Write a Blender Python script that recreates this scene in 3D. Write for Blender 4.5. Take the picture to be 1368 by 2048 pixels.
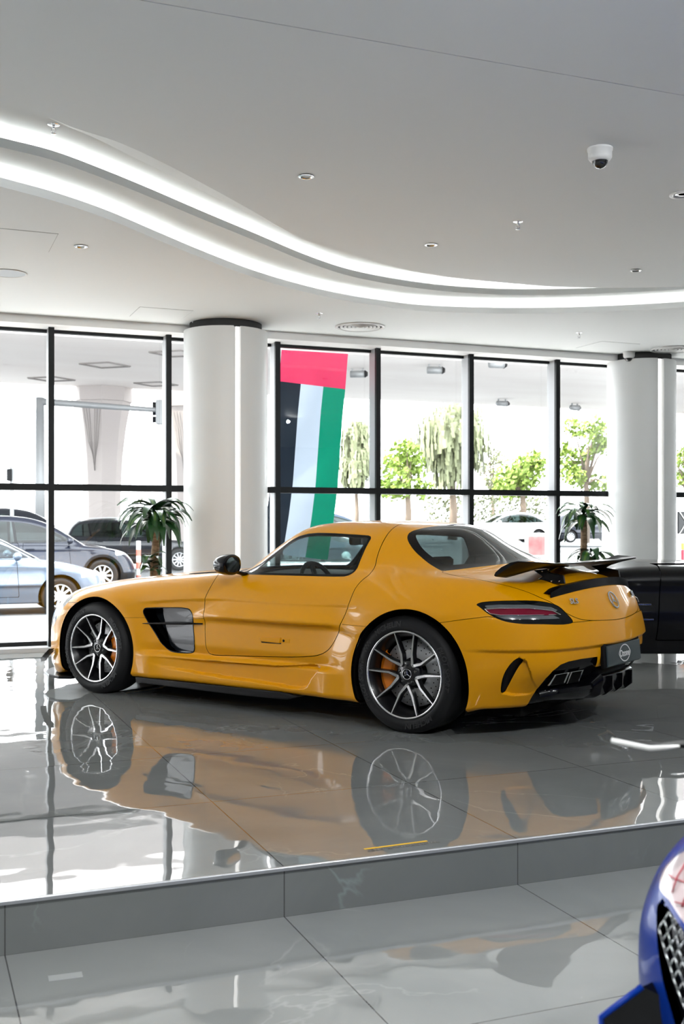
import bpy, bmesh, math, random
import numpy as np
from mathutils import Vector, Matrix
C = bpy.context; SC = C.scene; COL = SC.collection
for o in list(bpy.data.objects): bpy.data.objects.remove(o)
# ------------------------------------------------------------------ camera, sky, sun, exposure
CAM_Z, FPX, HORIZON = 1.24, 2205., 1049.
cd = bpy.data.cameras.new('camera'); cam = bpy.data.objects.new('camera', cd); COL.objects.link(cam)
cam.location = (0, 0, CAM_Z); cam.rotation_euler = (math.pi / 2, 0, 0)
cd.sensor_fit = 'HORIZONTAL'; cd.sensor_width = 24; cd.lens = FPX * 24 / 1368
cd.shift_y = (HORIZON - 1024) / 1368
cd.clip_start = .05; cd.clip_end = 400
cd.dof.use_dof = True; cd.dof.focus_distance = 6.6; cd.dof.aperture_fstop = 5.0
SC.camera = cam
world = bpy.data.worlds.new('world'); SC.world = world; world.use_nodes = True
bg = world.node_tree.nodes['Background']; bg.inputs[0].default_value = (.93, .96, 1, 1); bg.inputs[1].default_value = 5.0
sd = bpy.data.lights.new('sun', 'SUN'); sun = bpy.data.objects.new('sun', sd); COL.objects.link(sun)
sd.energy = 6.5; sd.angle = math.radians(1.0); sd.color = (1, .94, .84)
sun.rotation_euler = Vector((.62 * math.cos(math.radians(21.6)) + .02, .62 * math.sin(math.radians(21.6)), -.78)).to_track_quat('-Z', 'Y').to_euler()
SC.view_settings.view_transform = 'Standard'; SC.view_settings.look = 'None'
SC.view_settings.gamma = 1; SC.view_settings.use_curve_mapping = False; SC.view_settings.exposure = 1.12
SC.cycles.max_bounces = 9; SC.cycles.transparent_max_bounces = 16; SC.cycles.diffuse_bounces = 4; SC.cycles.glossy_bounces = 5
SC.cycles.sample_clamp_indirect = 8; SC.cycles.caustics_reflective = False; SC.cycles.caustics_refractive = False
TH = math.radians(21.6)                                  # the hall's grid, turned against the view
TX, TY = math.cos(TH), math.sin(TH)
def px(u, v, z):
    """where the sight line through photo pixel (u, v) meets the level z"""
    t = (CAM_Z - z) * FPX / (v - HORIZON); return (t * (u - 684) / FPX, t)
FA = (-2.875, 10.765)                                    # a point of the facade line (front face of the mullions)
def fac(t, d=0.0):
    """point on the facade: t metres to the right along it, d metres outwards"""
    return (FA[0] + TX * t - TY * d, FA[1] + TY * t + TX * d)
def fac_t(u):
    k = (u - 684) / FPX; return (k * FA[1] - FA[0]) / (TX - k * TY)
# ------------------------------------------------------------------ helpers
def mat(name, base=(.8, .8, .8), rough=.5, metal=0., coat=0., emit=None, es=0., spec=.5, ior=1.5, sheen=0.):
    m = bpy.data.materials.new(name); m.use_nodes = True
    b = m.node_tree.nodes['Principled BSDF']
    b.inputs['Base Color'].default_value = (*base, 1); b.inputs['Roughness'].default_value = rough
    b.inputs['Metallic'].default_value = metal; b.inputs['Coat Weight'].default_value = coat; b.inputs['Coat Roughness'].default_value = .02
    b.inputs['Specular IOR Level'].default_value = spec; b.inputs['IOR'].default_value = ior
    if emit: b.inputs['Emission Color'].default_value = (*emit, 1); b.inputs['Emission Strength'].default_value = es
    return m
def bsdf(m): return m.node_tree.nodes['Principled BSDF']
def node(m, kind, **kw):
    n = m.node_tree.nodes.new(kind)
    for k, v in kw.items():
        if k.startswith('i_'): n.inputs[k[2:].replace('_', ' ')].default_value = v
        else: setattr(n, k, v)
    return n
def link(m, a, ao, b, bi): m.node_tree.links.new(a.outputs[ao], b.inputs[bi])
def noise_mix(m, c1, c2, scale=5., detail=4., lo=.35, hi=.65, obj=True, stretch=(1, 1, 1)):
    tc = node(m, 'ShaderNodeTexCoord'); mp = node(m, 'ShaderNodeMapping'); mp.inputs['Scale'].default_value = stretch
    n = node(m, 'ShaderNodeTexNoise', i_Scale=scale, i_Detail=detail); r = node(m, 'ShaderNodeValToRGB')
    link(m, tc, 'Object', mp, 0); link(m, mp, 0, n, 'Vector'); link(m, n, 'Fac', r, 0)
    r.color_ramp.elements[0].position = lo; r.color_ramp.elements[1].position = hi
    r.color_ramp.elements[0].color = (*c1, 1); r.color_ramp.elements[1].color = (*c2, 1)
    link(m, r, 0, bsdf(m), 'Base Color'); return r
def glass(name, tint, ior=1.5, gloss=1.0):
    """thin pane: clear or tinted, with mirror reflection growing towards grazing sight"""
    m = bpy.data.materials.new(name); m.use_nodes = True; nt = m.node_tree; nt.nodes.clear()
    o = nt.nodes.new('ShaderNodeOutputMaterial'); mx = nt.nodes.new('ShaderNodeMixShader'); t = nt.nodes.new('ShaderNodeBsdfTransparent')
    g = nt.nodes.new('ShaderNodeBsdfGlossy'); f = nt.nodes.new('ShaderNodeFresnel')
    ge = nt.nodes.new('ShaderNodeNewGeometry'); ma = nt.nodes.new('ShaderNodeMath'); ma.operation = 'MULTIPLY_ADD'   # same reflection from both sides of the pane
    nt.links.new(ge.outputs['Backfacing'], ma.inputs[0]); ma.inputs[1].default_value = 1 / ior - ior; ma.inputs[2].default_value = ior; nt.links.new(ma.outputs[0], f.inputs[0])
    t.inputs[0].default_value = (*tint, 1); g.inputs['Roughness'].default_value = .0; g.inputs['Color'].default_value = (gloss, gloss, gloss, 1)
    nt.links.new(f.outputs[0], mx.inputs[0]); nt.links.new(t.outputs[0], mx.inputs[1]); nt.links.new(g.outputs[0], mx.inputs[2]); nt.links.new(mx.outputs[0], o.inputs[0])
    return m
class MB:
    """collects shapes into one mesh"""
    def __init__(s): s.v, s.f, s.sm, s.mi, s.cur = [], [], [], {}, 0
    def add(s, vs, fs, smooth=False, M=None):
        k = len(s.v); s.v += [tuple(M @ Vector(v)) if M else tuple(v) for v in vs]
        
        if s.cur: s.mi.update({len(s.f) + i: s.cur for i in range(len(fs))})
        s.f += [tuple(i + k for i in f) for f in fs]; s.sm += [smooth] * len(fs); return s
    def box(s, a, b, M=None):
        x0, y0, z0 = a; x1, y1, z1 = b
        return s.add([(x0, y0, z0), (x1, y0, z0), (x1, y1, z0), (x0, y1, z0), (x0, y0, z1), (x1, y0, z1), (x1, y1, z1), (x0, y1, z1)],
                     [(3, 2, 1, 0), (4, 5, 6, 7), (0, 1, 5, 4), (1, 2, 6, 5), (2, 3, 7, 6), (3, 0, 4, 7)], False, M)
    def prism(s, poly, z0, z1, M=None, smooth=False):
        """polygon (x, y), counter-clockwise, extruded from z0 to z1"""
        n = len(poly); v = [(x, y, z0) for x, y in poly] + [(x, y, z1) for x, y in poly]
        s.add(v, [tuple(range(n))[::-1], tuple(range(n, 2 * n))], False, M); k = len(s.v) - 2 * n
        for i in range(n): s.f.append((k + i, k + (i + 1) % n, k + n + (i + 1) % n, k + n + i)); s.sm.append(smooth)
        return s
    def lathe(s, prof, n=32, M=None, close=False, smooth=True):
        """profile of (r, z) turned about z"""
        v = []; f = []
        for r, z in prof:
            for i in range(n): a = 2 * math.pi * i / n; v.append((r * math.cos(a), r * math.sin(a), z))
        m = len(prof)
        for j in range(m if close else m - 1):
            for i in range(n): f.append((j * n + i, j * n + (i + 1) % n, (j + 1) % m * n + (i + 1) % n, (j + 1) % m * n + i))
        return s.add(v, f, smooth, M)
    def tube(s, path, r, n=8, M=None, caps=True, flat=None):
        """round (or flattened) bar along a path; r a number or one per point"""
        P = [Vector(p) for p in path]; v = []; f = []; m = len(P); R = r if hasattr(r, '__len__') else [r] * m
        up = Vector((0, 0, 1)); pu = None
        for i in range(m):
            d = (P[min(i + 1, m - 1)] - P[max(i - 1, 0)]).normalized()
            if pu is None:
                pu = d.orthogonal().normalized() if abs(d.dot(up)) > .95 else (up - d * d.dot(up)).normalized()
            else: pu = (pu - d * d.dot(pu)).normalized()
            w = d.cross(pu)
            for k in range(n):
                a = 2 * math.pi * k / n; fl = flat if flat else 1
                v.append(P[i] + (pu * math.sin(a) * fl + w * math.cos(a)) * R[i])
        for i in range(m - 1):
            for k in range(n): f.append((i * n + k, i * n + (k + 1) % n, (i + 1) * n + (k + 1) % n, (i + 1) * n + k))
        if caps: f += [tuple(range(n))[::-1], tuple(range((m - 1) * n, m * n))]
        return s.add(v, f, True, M)
    def ball(s, c, r, n=12, m=8, M=None, sc=(1, 1, 1)):
        prof = [(max(r * math.sin(math.pi * j / m), 1e-4), -r * math.cos(math.pi * j / m)) for j in range(m + 1)]
        T = Matrix.Translation(c) @ Matrix.Diagonal((*sc, 1)); return s.lathe(prof, n, (M @ T) if M else T)
    def grid(s, rows, smooth=True, M=None, wrap=False):
        n = len(rows[0]); v = [p for r in rows for p in r]; f = []
        for j in range(len(rows) - 1):
            for i in range(n if wrap else n - 1): f.append((j * n + i, j * n + (i + 1) % n, (j + 1) * n + (i + 1) % n, (j + 1) * n + i))
        return s.add(v, f, smooth, M)
    def build(s, name, m, parent=None, bevel=0, auto=None):
        me = bpy.data.meshes.new(name); me.from_pydata([tuple(v) for v in s.v], [], s.f)
        me.polygons.foreach_set('use_smooth', s.sm); me.update()
        for q in (m if isinstance(m, (list, tuple)) else [m]): me.materials.append(q)
        for i, k in s.mi.items(): me.polygons[i].material_index = k
        o = bpy.data.objects.new(name, me); COL.objects.link(o)
        if parent: o.parent = parent
        if bevel:
            b = o.modifiers.new('bevel', 'BEVEL'); b.width = bevel; b.segments = 2; b.limit_method = 'ANGLE'; b.angle_limit = .6
        if auto: me.set_sharp_from_angle(angle=math.radians(auto))
        return o
def tag(o, label, cat, group=None, kind=None):
    if label: o['label'] = label
    if cat: o['category'] = cat
    if group: o['group'] = group
    if kind: o['kind'] = kind
    return o
def struct(o): o['kind'] = 'structure'; return o
def thing(name, label, cat, loc=(0, 0, 0), rz=0., group=None):
    o = bpy.data.objects.new(name, None); COL.objects.link(o); o.empty_display_size = .2
    o.location = loc; o.rotation_euler = (0, 0, rz); return tag(o, label, cat, group)
def copy_tree(o, parent=None):
    c = o.copy(); COL.objects.link(c); c.parent = parent
    for ch in list(o.children): copy_tree(ch, c)
    return c
def RX(a): return Matrix.Rotation(a, 4, 'X')
def RY(a): return Matrix.Rotation(a, 4, 'Y')
def RZ(a): return Matrix.Rotation(a, 4, 'Z')
def TR(*p): return Matrix.Translation(p)
def flat_text(body, size, M, depth=.002, bold=0., shear=0.):
    """lettering as vertices and faces, placed by M (text in its x-y plane, centred)"""
    cu = bpy.data.curves.new('lettering', 'FONT'); cu.body = body; cu.size = size; cu.extrude = depth / 2; cu.align_x = 'CENTER'; cu.align_y = 'CENTER'
    cu.offset = bold; cu.shear = shear; cu.resolution_u = 3
    o = bpy.data.objects.new('lettering', cu); COL.objects.link(o)
    dg = C.evaluated_depsgraph_get(); me = bpy.data.meshes.new_from_object(o.evaluated_get(dg))
    v = [M @ p.co for p in me.vertices] if isinstance(M, Matrix) else [Vector(M(p.co)) for p in me.vertices]
    f = [tuple(p.vertices) for p in me.polygons]
    bpy.data.objects.remove(o); bpy.data.curves.remove(cu); bpy.data.meshes.remove(me)
    return v, f
# ------------------------------------------------------------------ car kit
def smax(a, b, k):
    h = np.maximum(k - np.abs(a - b), 0) / k
    return np.maximum(a, b) + h * h * k * .25
def smin(a, b, k): return -smax(-a, -b, k)
def sstep(a, b, x):
    t = np.clip((x - a) / (b - a), 0, 1)
    return t * t * (3 - 2 * t)
def gauss(x, c, w): return np.exp(-((x - c) / w) ** 2)
class Spl:
    """natural cubic spline through (x, v) knots, linear outside"""
    def __init__(s, pts):
        p = np.array(sorted(pts), float); s.x, s.y = p[:, 0], p[:, 1]
        n = len(p); hh = np.diff(s.x); A = np.eye(n); r = np.zeros(n)
        for i in range(1, n - 1):
            A[i, i - 1], A[i, i], A[i, i + 1] = hh[i - 1], 2 * (hh[i - 1] + hh[i]), hh[i]
            r[i] = 6 * ((s.y[i + 1] - s.y[i]) / hh[i] - (s.y[i] - s.y[i - 1]) / hh[i - 1])
        s.m = np.linalg.solve(A, r); s.h = hh
        s.d0 = (s.y[1] - s.y[0]) / hh[0] - hh[0] * s.m[1] / 6
        s.d1 = (s.y[-1] - s.y[-2]) / hh[-1] + hh[-1] * s.m[-2] / 6
    def __call__(s, q):
        q = np.asarray(q, float)
        c = np.clip(q, s.x[0], s.x[-1])
        i = np.clip(np.searchsorted(s.x, c) - 1, 0, len(s.x) - 2)
        hh = s.h[i]; a = (s.x[i + 1] - c) / hh; b = 1 - a
        v = a * s.y[i] + b * s.y[i + 1] + ((a ** 3 - a) * s.m[i] + (b ** 3 - b) * s.m[i + 1]) * hh * hh / 6
        return v + np.where(q < s.x[0], (q - s.x[0]) * s.d0, 0) + np.where(q > s.x[-1], (q - s.x[-1]) * s.d1, 0)
def smooth_poly(pts, n=8, closed=True, sharp=()):
    """Catmull-Rom through the points; indices in sharp stay corners"""
    P = np.array(pts, float); m = len(P); o = []
    for i in range(m if closed else m - 1):
        p0, p1, p2, p3 = P[(i - 1) % m], P[i], P[(i + 1) % m], P[(i + 2) % m]
        if not closed:
            if i == 0: p0 = p1
            if i == m - 2: p3 = p2
        if i in sharp: p0 = 2 * p1 - p2
        if (i + 1) % m in sharp: p3 = 2 * p2 - p1
        a = max(np.linalg.norm(p1 - p0) ** .5, 1e-4); b = max(np.linalg.norm(p2 - p1) ** .5, 1e-4); c = max(np.linalg.norm(p3 - p2) ** .5, 1e-4)
        m1 = (p1 - p0) / a - (p2 - p0) / (a + b) + (p2 - p1) / b
        m2 = (p2 - p1) / b - (p3 - p1) / (b + c) + (p3 - p2) / c
        m1 = m1 * b; m2 = m2 * b
        for t in np.linspace(0, 1, n, endpoint=False):
            o.append((2 * t**3 - 3 * t**2 + 1) * p1 + (t**3 - 2 * t**2 + t) * m1 + (-2 * t**3 + 3 * t**2) * p2 + (t**3 - t**2) * m2)
    if not closed: o.append(P[-1])
    return np.array(o)
def sdpoly(px, py, poly):
    """signed distance to a closed polygon, negative inside"""
    P = np.asarray(poly, float)
    lo, hi = P.min(0) - .25, P.max(0) + .25
    out = np.full(px.shape, .25)
    k = np.nonzero((px > lo[0]) & (px < hi[0]) & (py > lo[1]) & (py < hi[1]))[0]
    if len(k) == 0: return out
    x, y = px[k], py[k]; d = np.full(len(k), 9.); ins = np.zeros(len(k), bool)
    for (ax, ay), (bx, by) in zip(P, np.roll(P, -1, 0)):
        ex, ey = bx - ax, by - ay; L = ex * ex + ey * ey + 1e-12
        t = np.clip(((x - ax) * ex + (y - ay) * ey) / L, 0, 1)
        d = np.minimum(d, np.hypot(x - ax - t * ex, y - ay - t * ey))
        c = ((ay > y) != (by > y))
        if abs(ey) > 1e-12: ins ^= c & (x < ax + ex * (y - ay) / ey)
    out[k] = np.where(ins, -d, d)
    return out
def sdline(px, py, line):
    P = np.asarray(line, float); d = np.full(px.shape, 9.)
    for (ax, ay), (bx, by) in zip(P[:-1], P[1:]):
        ex, ey = bx - ax, by - ay; L = ex * ex + ey * ey + 1e-12
        t = np.clip(((px - ax) * ex + (py - ay) * ey) / L, 0, 1)
        d = np.minimum(d, np.hypot(px - ax - t * ex, py - ay - t * ey))
    return d
def surface_nets(F, lo, hi, h):
    n = np.ceil((np.array(hi) - lo) / h).astype(int) + 1
    ax = [lo[i] + h * np.arange(n[i]) for i in range(3)]
    G = np.empty(tuple(n), np.float32)
    for a in range(0, n[0], 24):                      # in slabs, to keep memory low
        X, Y, Z = np.meshgrid(ax[0][a:a + 24], ax[1], ax[2], indexing='ij')
        G[a:a + 24] = F(X.ravel(), Y.ravel(), Z.ravel()).reshape(X.shape)
    S = G < 0; c = n - 1
    cnt = np.zeros(tuple(c), np.int16); acc = np.zeros(tuple(c) + (3,), np.float32)
    faces = []
    for d in range(3):
        sl0 = [slice(None)] * 3; sl1 = [slice(None)] * 3
        sl0[d] = slice(0, -1); sl1[d] = slice(1, None)
        g0, g1 = G[tuple(sl0)], G[tuple(sl1)]
        cr = S[tuple(sl0)] != S[tuple(sl1)]
        t = np.where(cr, g0 / np.where(cr, g0 - g1, 1), 0)
        e, f_ = [a for a in range(3) if a != d]
        for oe in (0, 1):
            for of in (0, 1):
                s = [slice(None)] * 3; s[e] = slice(oe, c[e] + oe); s[f_] = slice(of, c[f_] + of)
                q = cr[tuple(s)]; cnt += q
                acc[..., d] += np.where(q, t[tuple(s)], 0)
                acc[..., e] += q * oe; acc[..., f_] += q * of
        I = np.argwhere(cr); I = I[(I[:, e] > 0) & (I[:, f_] > 0) & (I[:, e] < c[e]) & (I[:, f_] < c[f_])]
        quad = []
        for oe, of in ((1, 1), (0, 1), (0, 0), (1, 0)):
            J = I.copy(); J[:, e] -= oe; J[:, f_] -= of; quad.append(J)
        quad = np.stack(quad, 1); ins = S[tuple(I.T)]
        flip = ins if d != 1 else ~ins
        quad[~flip] = quad[~flip][:, ::-1]
        faces.append(quad)
    act = cnt > 0; idx = np.full(tuple(c), -1); idx[act] = np.arange(act.sum())
    V = (np.argwhere(act) + acc[act] / cnt[act][:, None]) * h + lo
    Q = np.concatenate(faces); Q = idx[Q[..., 0], Q[..., 1], Q[..., 2]]
    T = np.concatenate([Q[:, [0, 1, 2]], Q[:, [0, 2, 3]]])
    return V.astype(float), T
def gradF(F, V, e=4e-4):
    g = np.empty_like(V)
    for i in range(3):
        d = np.zeros(3); d[i] = e
        a, b = V + d, V - d
        g[:, i] = (F(*a.T) - F(*b.T)) / (2 * e)
    return g
def project(F, V, h, it=4):
    for _ in range(it):
        f = F(*V.T); g = gradF(F, V); s = f / np.maximum((g * g).sum(1), .15)
        s = np.clip(s, -h, h)
        V = V - g * s[:, None]
    return V
def relax(V, T, F, h, it=2):
    for _ in range(it):
        E = np.concatenate([T[:, [0, 1]], T[:, [1, 2]], T[:, [2, 0]]])
        A = np.zeros_like(V); n = np.zeros(len(V))
        np.add.at(A, E[:, 0], V[E[:, 1]]); np.add.at(n, E[:, 0], 1)
        V = project(F, V + .6 * (A / np.maximum(n, 1)[:, None] - V), h, 2)
    return V
def norms(F, V):
    g = gradF(F, V, 1.5e-3); return g / np.maximum(np.linalg.norm(g, axis=1), 1e-9)[:, None]
class Skin:
    """triangle surface with vertex normals that can be cut along level sets"""
    def __init__(s, V, N, T): s.V, s.N, s.T = V, N, T
    def cut(s, g, keep=-1):
        """the piece where g < 0 (keep = -1) or g > 0 (keep = 1); g is per vertex"""
        g = np.asarray(g, float) * (-keep)
        g = np.where(np.abs(g) < 2e-5, 2e-5, g)
        ins = g < 0; c = ins[s.T].sum(1)
        T = [s.T[c == 3]]; nv = len(s.V); E = {}
        VV, NN = [s.V], [s.N]
        t1 = s.T[c == 1]; t2 = s.T[c == 2]
        def rot(t, want):                              # rotate so the odd vertex comes first
            k = np.argmax(ins[t] == want, 1); r = np.arange(len(t))
            return np.stack([t[r, k], t[r, (k + 1) % 3], t[r, (k + 2) % 3]], 1)
        t1 = rot(t1, True) if len(t1) else t1.reshape(0, 3); t2 = rot(t2, False) if len(t2) else t2.reshape(0, 3)
        pairs = np.concatenate([t1[:, [0, 1]], t1[:, [0, 2]], t2[:, [0, 1]], t2[:, [0, 2]]])
        if len(pairs):
            pp = np.sort(pairs, 1); u, inv = np.unique(pp, axis=0, return_inverse=True); inv = inv.ravel()
            a, b = u.T; w = (g[a] / (g[a] - g[b]))[:, None]
            VV.append(s.V[a] * (1 - w) + s.V[b] * w); nn = s.N[a] * (1 - w) + s.N[b] * w
            NN.append(nn / np.maximum(np.linalg.norm(nn, axis=1), 1e-9)[:, None])
            inv = inv + nv; k1, k2 = len(t1), len(t2)
            p, q = inv[:k1], inv[k1:2 * k1]
            T.append(np.stack([t1[:, 0], p, q], 1))
            p, q = inv[2 * k1:2 * k1 + k2], inv[2 * k1 + k2:]
            T.append(np.stack([p, t2[:, 1], t2[:, 2]], 1)); T.append(np.stack([p, t2[:, 2], q], 1))
        V = np.concatenate(VV); N = np.concatenate(NN); T = np.concatenate(T)
        used = np.unique(T); m = np.full(len(V), -1); m[used] = np.arange(len(used))
        return Skin(V[used], N[used], m[T])
    def copy(s): return Skin(s.V.copy(), s.N.copy(), s.T.copy())
    def mirror(s):
        f = np.array([1, -1, 1.]); return Skin(s.V * f, s.N * f, s.T[:, ::-1])
    def join(s, o): return Skin(np.concatenate([s.V, o.V]), np.concatenate([s.N, o.N]), np.concatenate([s.T, o.T + len(s.V)]))
    def both(s):
        """whole part from its left half: mirrored, seam welded"""
        j = s.join(s.mirror()); n = len(s.V)
        on = np.nonzero(np.abs(s.V[:, 1]) < 1e-4)[0]; m = np.arange(2 * n); m[on + n] = on
        j.N[on, 1] = 0; j.T = m[j.T]
        used = np.unique(j.T); mm = np.full(2 * n, -1); mm[used] = np.arange(len(used))
        return Skin(j.V[used], j.N[used], mm[j.T])
    def off(s, d): return Skin(s.V + s.N * d, s.N.copy(), s.T.copy())
    def lip(s, depth, direction=None):
        """fold the free edges inward, so the panel has a thickness"""
        E = np.concatenate([s.T[:, [0, 1]], s.T[:, [1, 2]], s.T[:, [2, 0]]])
        k = np.sort(E, 1); u, inv, c = np.unique(k, axis=0, return_inverse=True, return_counts=True)
        B = E[c[inv.ravel()] == 1]
        B = B[~((np.abs(s.V[B[:, 0], 1]) < 1e-4) & (np.abs(s.V[B[:, 1], 1]) < 1e-4))]
        if len(B) == 0: return s
        vs = np.unique(B); m = np.full(len(s.V), -1); m[vs] = np.arange(len(vs)); n = len(s.V); k = len(vs)
        d = -s.N[vs] if direction is None else direction(s.V[vs])
        top = s.V[vs]; low = top + d * depth
        a, b = m[B[:, 0]], m[B[:, 1]]
        # outward normal of the rim, averaged per vertex
        en = np.zeros((k, 3)); ev = top[b] - top[a]; fn = np.cross(ev, d[a]); fn /= np.maximum(np.linalg.norm(fn, axis=1), 1e-9)[:, None]
        np.add.at(en, a, -fn); np.add.at(en, b, -fn); en /= np.maximum(np.linalg.norm(en, axis=1), 1e-9)[:, None]
        V = np.concatenate([s.V, top, low]); N = np.concatenate([s.N, -en, -en])
        T = np.concatenate([s.T, np.stack([b + n, a + n, a + n + k], 1), np.stack([b + n, a + n + k, b + n + k], 1)])
        return Skin(V, N, T)
    def mesh(s, name, mats, parent=None, midx=None):
        me = bpy.data.meshes.new(name)
        me.vertices.add(len(s.V)); me.vertices.foreach_set('co', s.V.astype(np.float32).ravel())
        n = len(s.T); me.loops.add(3 * n); me.loops.foreach_set('vertex_index', s.T.astype(np.int32).ravel())
        me.polygons.add(n); me.polygons.foreach_set('loop_start', np.arange(0, 3 * n, 3, dtype=np.int32))
        me.polygons.foreach_set('use_smooth', np.ones(n, bool))
        me.update(calc_edges=True)
        me.normals_split_custom_set_from_vertices([tuple(v) for v in s.N])
        for m in (mats if isinstance(mats, (list, tuple)) else [mats]): me.materials.append(m)
        if midx is not None: me.polygons.foreach_set('material_index', midx.astype(np.int32))
        o = bpy.data.objects.new(name, me); COL.objects.link(o)
        if parent: o.parent = parent
        return o
def body_skin(F, lo, hi, h):
    V, T = surface_nets(F, np.array(lo, float), hi, h)
    V = project(F, V, h, 4); V = relax(V, T, F, h, 2)
    s = Skin(V, norms(F, V), T)
    s = s.cut(-s.V[:, 1])                             # left half, y > 0
    s.V[np.abs(s.V[:, 1]) < 3e-5, 1] = 0
    return s
# ------------------------------------------------------------------ the hall
ROOM = TR(FA[0], FA[1], 0) @ RZ(TH)                      # room frame: x along the facade, y outwards
def room(o): o.matrix_world = ROOM; return o
def to_room(p): return ((p[0] - FA[0]) * TX + (p[1] - FA[1]) * TY, -(p[0] - FA[0]) * TY + (p[1] - FA[1]) * TX)
STEP_D, T0, T1, BACK = -7.28, -10.5, 13.5, -17.0
def tile_mat(name, c1, c2, vein, joint, wave=.012, row=0.):
    m = mat(name, c1, .015, spec=.5, ior=1.78); b = bsdf(m)
    tc = node(m, 'ShaderNodeTexCoord')
    n1 = node(m, 'ShaderNodeTexNoise', i_Scale=.9, i_Detail=6., i_Roughness=.55, i_Distortion=.8); link(m, tc, 'Object', n1, 'Vector')
    r1 = node(m, 'ShaderNodeValToRGB'); link(m, n1, 'Fac', r1, 0)
    r1.color_ramp.elements[0].position = .35; r1.color_ramp.elements[0].color = (*c1, 1); r1.color_ramp.elements[1].position = .7; r1.color_ramp.elements[1].color = (*c2, 1)
    # veins: thin bright ridges of a distorted noise
    n2 = node(m, 'ShaderNodeTexNoise', i_Scale=.75, i_Detail=5., i_Distortion=1.6); link(m, tc, 'Object', n2, 'Vector')
    r2 = node(m, 'ShaderNodeValToRGB'); link(m, n2, 'Fac', r2, 0); cr = r2.color_ramp
    cr.elements[0].position = .492; cr.elements[0].color = (0, 0, 0, 1); cr.elements[1].position = .508; cr.elements[1].color = (0, 0, 0, 1)
    e = cr.elements.new(.5); e.color = (.22, .22, .22, 1)
    n3 = node(m, 'ShaderNodeTexNoise', i_Scale=1.3, i_Detail=2.); link(m, tc, 'Object', n3, 'Vector')
    r3 = node(m, 'ShaderNodeValToRGB'); link(m, n3, 'Fac', r3, 0); r3.color_ramp.elements[0].position = .5; r3.color_ramp.elements[1].position = .62
    mu = node(m, 'ShaderNodeMath', operation='MULTIPLY'); link(m, r2, 0, mu, 0); link(m, r3, 0, mu, 1)
    mx = node(m, 'ShaderNodeMix', data_type='RGBA'); link(m, mu, 0, mx, 'Factor'); link(m, r1, 0, mx, 6); mx.inputs[7].default_value = (*vein, 1)
    bt = node(m, 'ShaderNodeTexBrick', offset=0., squash=1.)
    mp = node(m, 'ShaderNodeMapping'); mp.inputs['Location'].default_value = (-.955 + 9.7 + .0, 7.28 - 1.01 + 10.1 + row, 0)
    link(m, tc, 'Object', mp, 0); link(m, mp, 0, bt, 'Vector')
    for k, v in (('Scale', 1.), ('Mortar Size', .0022), ('Mortar Smooth', 0.), ('Bias', 0.), ('Brick Width', .97), ('Row Height', 1.01)): bt.inputs[k].default_value = v
    bt.inputs['Color1'].default_value = (1, 1, 1, 1); bt.inputs['Color2'].default_value = (1, 1, 1, 1); bt.inputs['Mortar'].default_value = (0, 0, 0, 1)
    m2 = node(m, 'ShaderNodeMix', data_type='RGBA'); link(m, bt, 'Color', m2, 'Factor'); m2.inputs[6].default_value = (*joint, 1); link(m, mx, 2, m2, 7)
    link(m, m2, 2, b, 'Base Color')
    nb = node(m, 'ShaderNodeTexNoise', i_Scale=2.6, i_Detail=1.5); link(m, tc, 'Object', nb, 'Vector')
    bp = node(m, 'ShaderNodeBump', i_Strength=.5, i_Distance=wave); link(m, nb, 'Fac', bp, 'Height'); link(m, bp, 0, b, 'Normal')
    return m
M_TILE = tile_mat('polished_grey_marble_tile', (.185, .196, .194), (.235, .242, .238), (.6, .6, .59), (.05, .05, .05), .006)
M_TILER = tile_mat('shaded_marble_riser_tile', (.125, .134, .133), (.165, .172, .169), (.42, .55, .55), (.05, .05, .05), .002, .5)  # same tile as the floor, the riser's shade put into a darker base
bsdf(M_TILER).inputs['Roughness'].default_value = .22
M_CEIL = mat('white_ceiling_paint', (.765, .785, .78), .75, spec=.25)
M_WALL = mat('white_wall_paint', (.78, .78, .77), .7, spec=.25)
M_COLM = mat('white_column_paint', (.71, .72, .715), .38)
M_ALU = mat('anodised_aluminium', (.33, .335, .345), .5, .1)
M_FRB = mat('black_window_frame', (.004, .005, .006), .5, spec=.25)
M_GLZ = glass('window_glass', (.97, .985, .98), 1.42)
M_LED = mat('led_light', (1, 1, 1), .5, emit=(1, .985, .96), es=7.)
M_LEDC = mat('column_led_light', (1, 1, 1), .5, emit=(1, .99, .96), es=.85)
M_DARK = mat('dark_shadow_gap', (.05, .05, .05), .8, spec=.2)

struct(room(MB().box((T0, STEP_D, -.34), (T1, .25, 0)).build('floor', [M_TILE])))
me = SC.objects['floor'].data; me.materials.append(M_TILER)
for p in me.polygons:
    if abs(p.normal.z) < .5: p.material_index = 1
struct(room(MB().box((T0, BACK, -.34), (T1, STEP_D, -.18)).build('floor_lower', M_TILE)))
M_EDGE = mat('satin_step_edge', (.36, .37, .39), .35, .5)
struct(room(MB().prism([(-.007, -.012), (.002, -.012), (.008, .001), (.004, .002), (-.005, .002), (-.007, -.001)], 0, T1 - T0, TR(T0, STEP_D - .002, 0) @ Matrix(((0, 0, 1, 0), (1, 0, 0, 0), (0, 1, 0, 0), (0, 0, 0, 1)))).build('trim_1', M_EDGE)))

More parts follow.
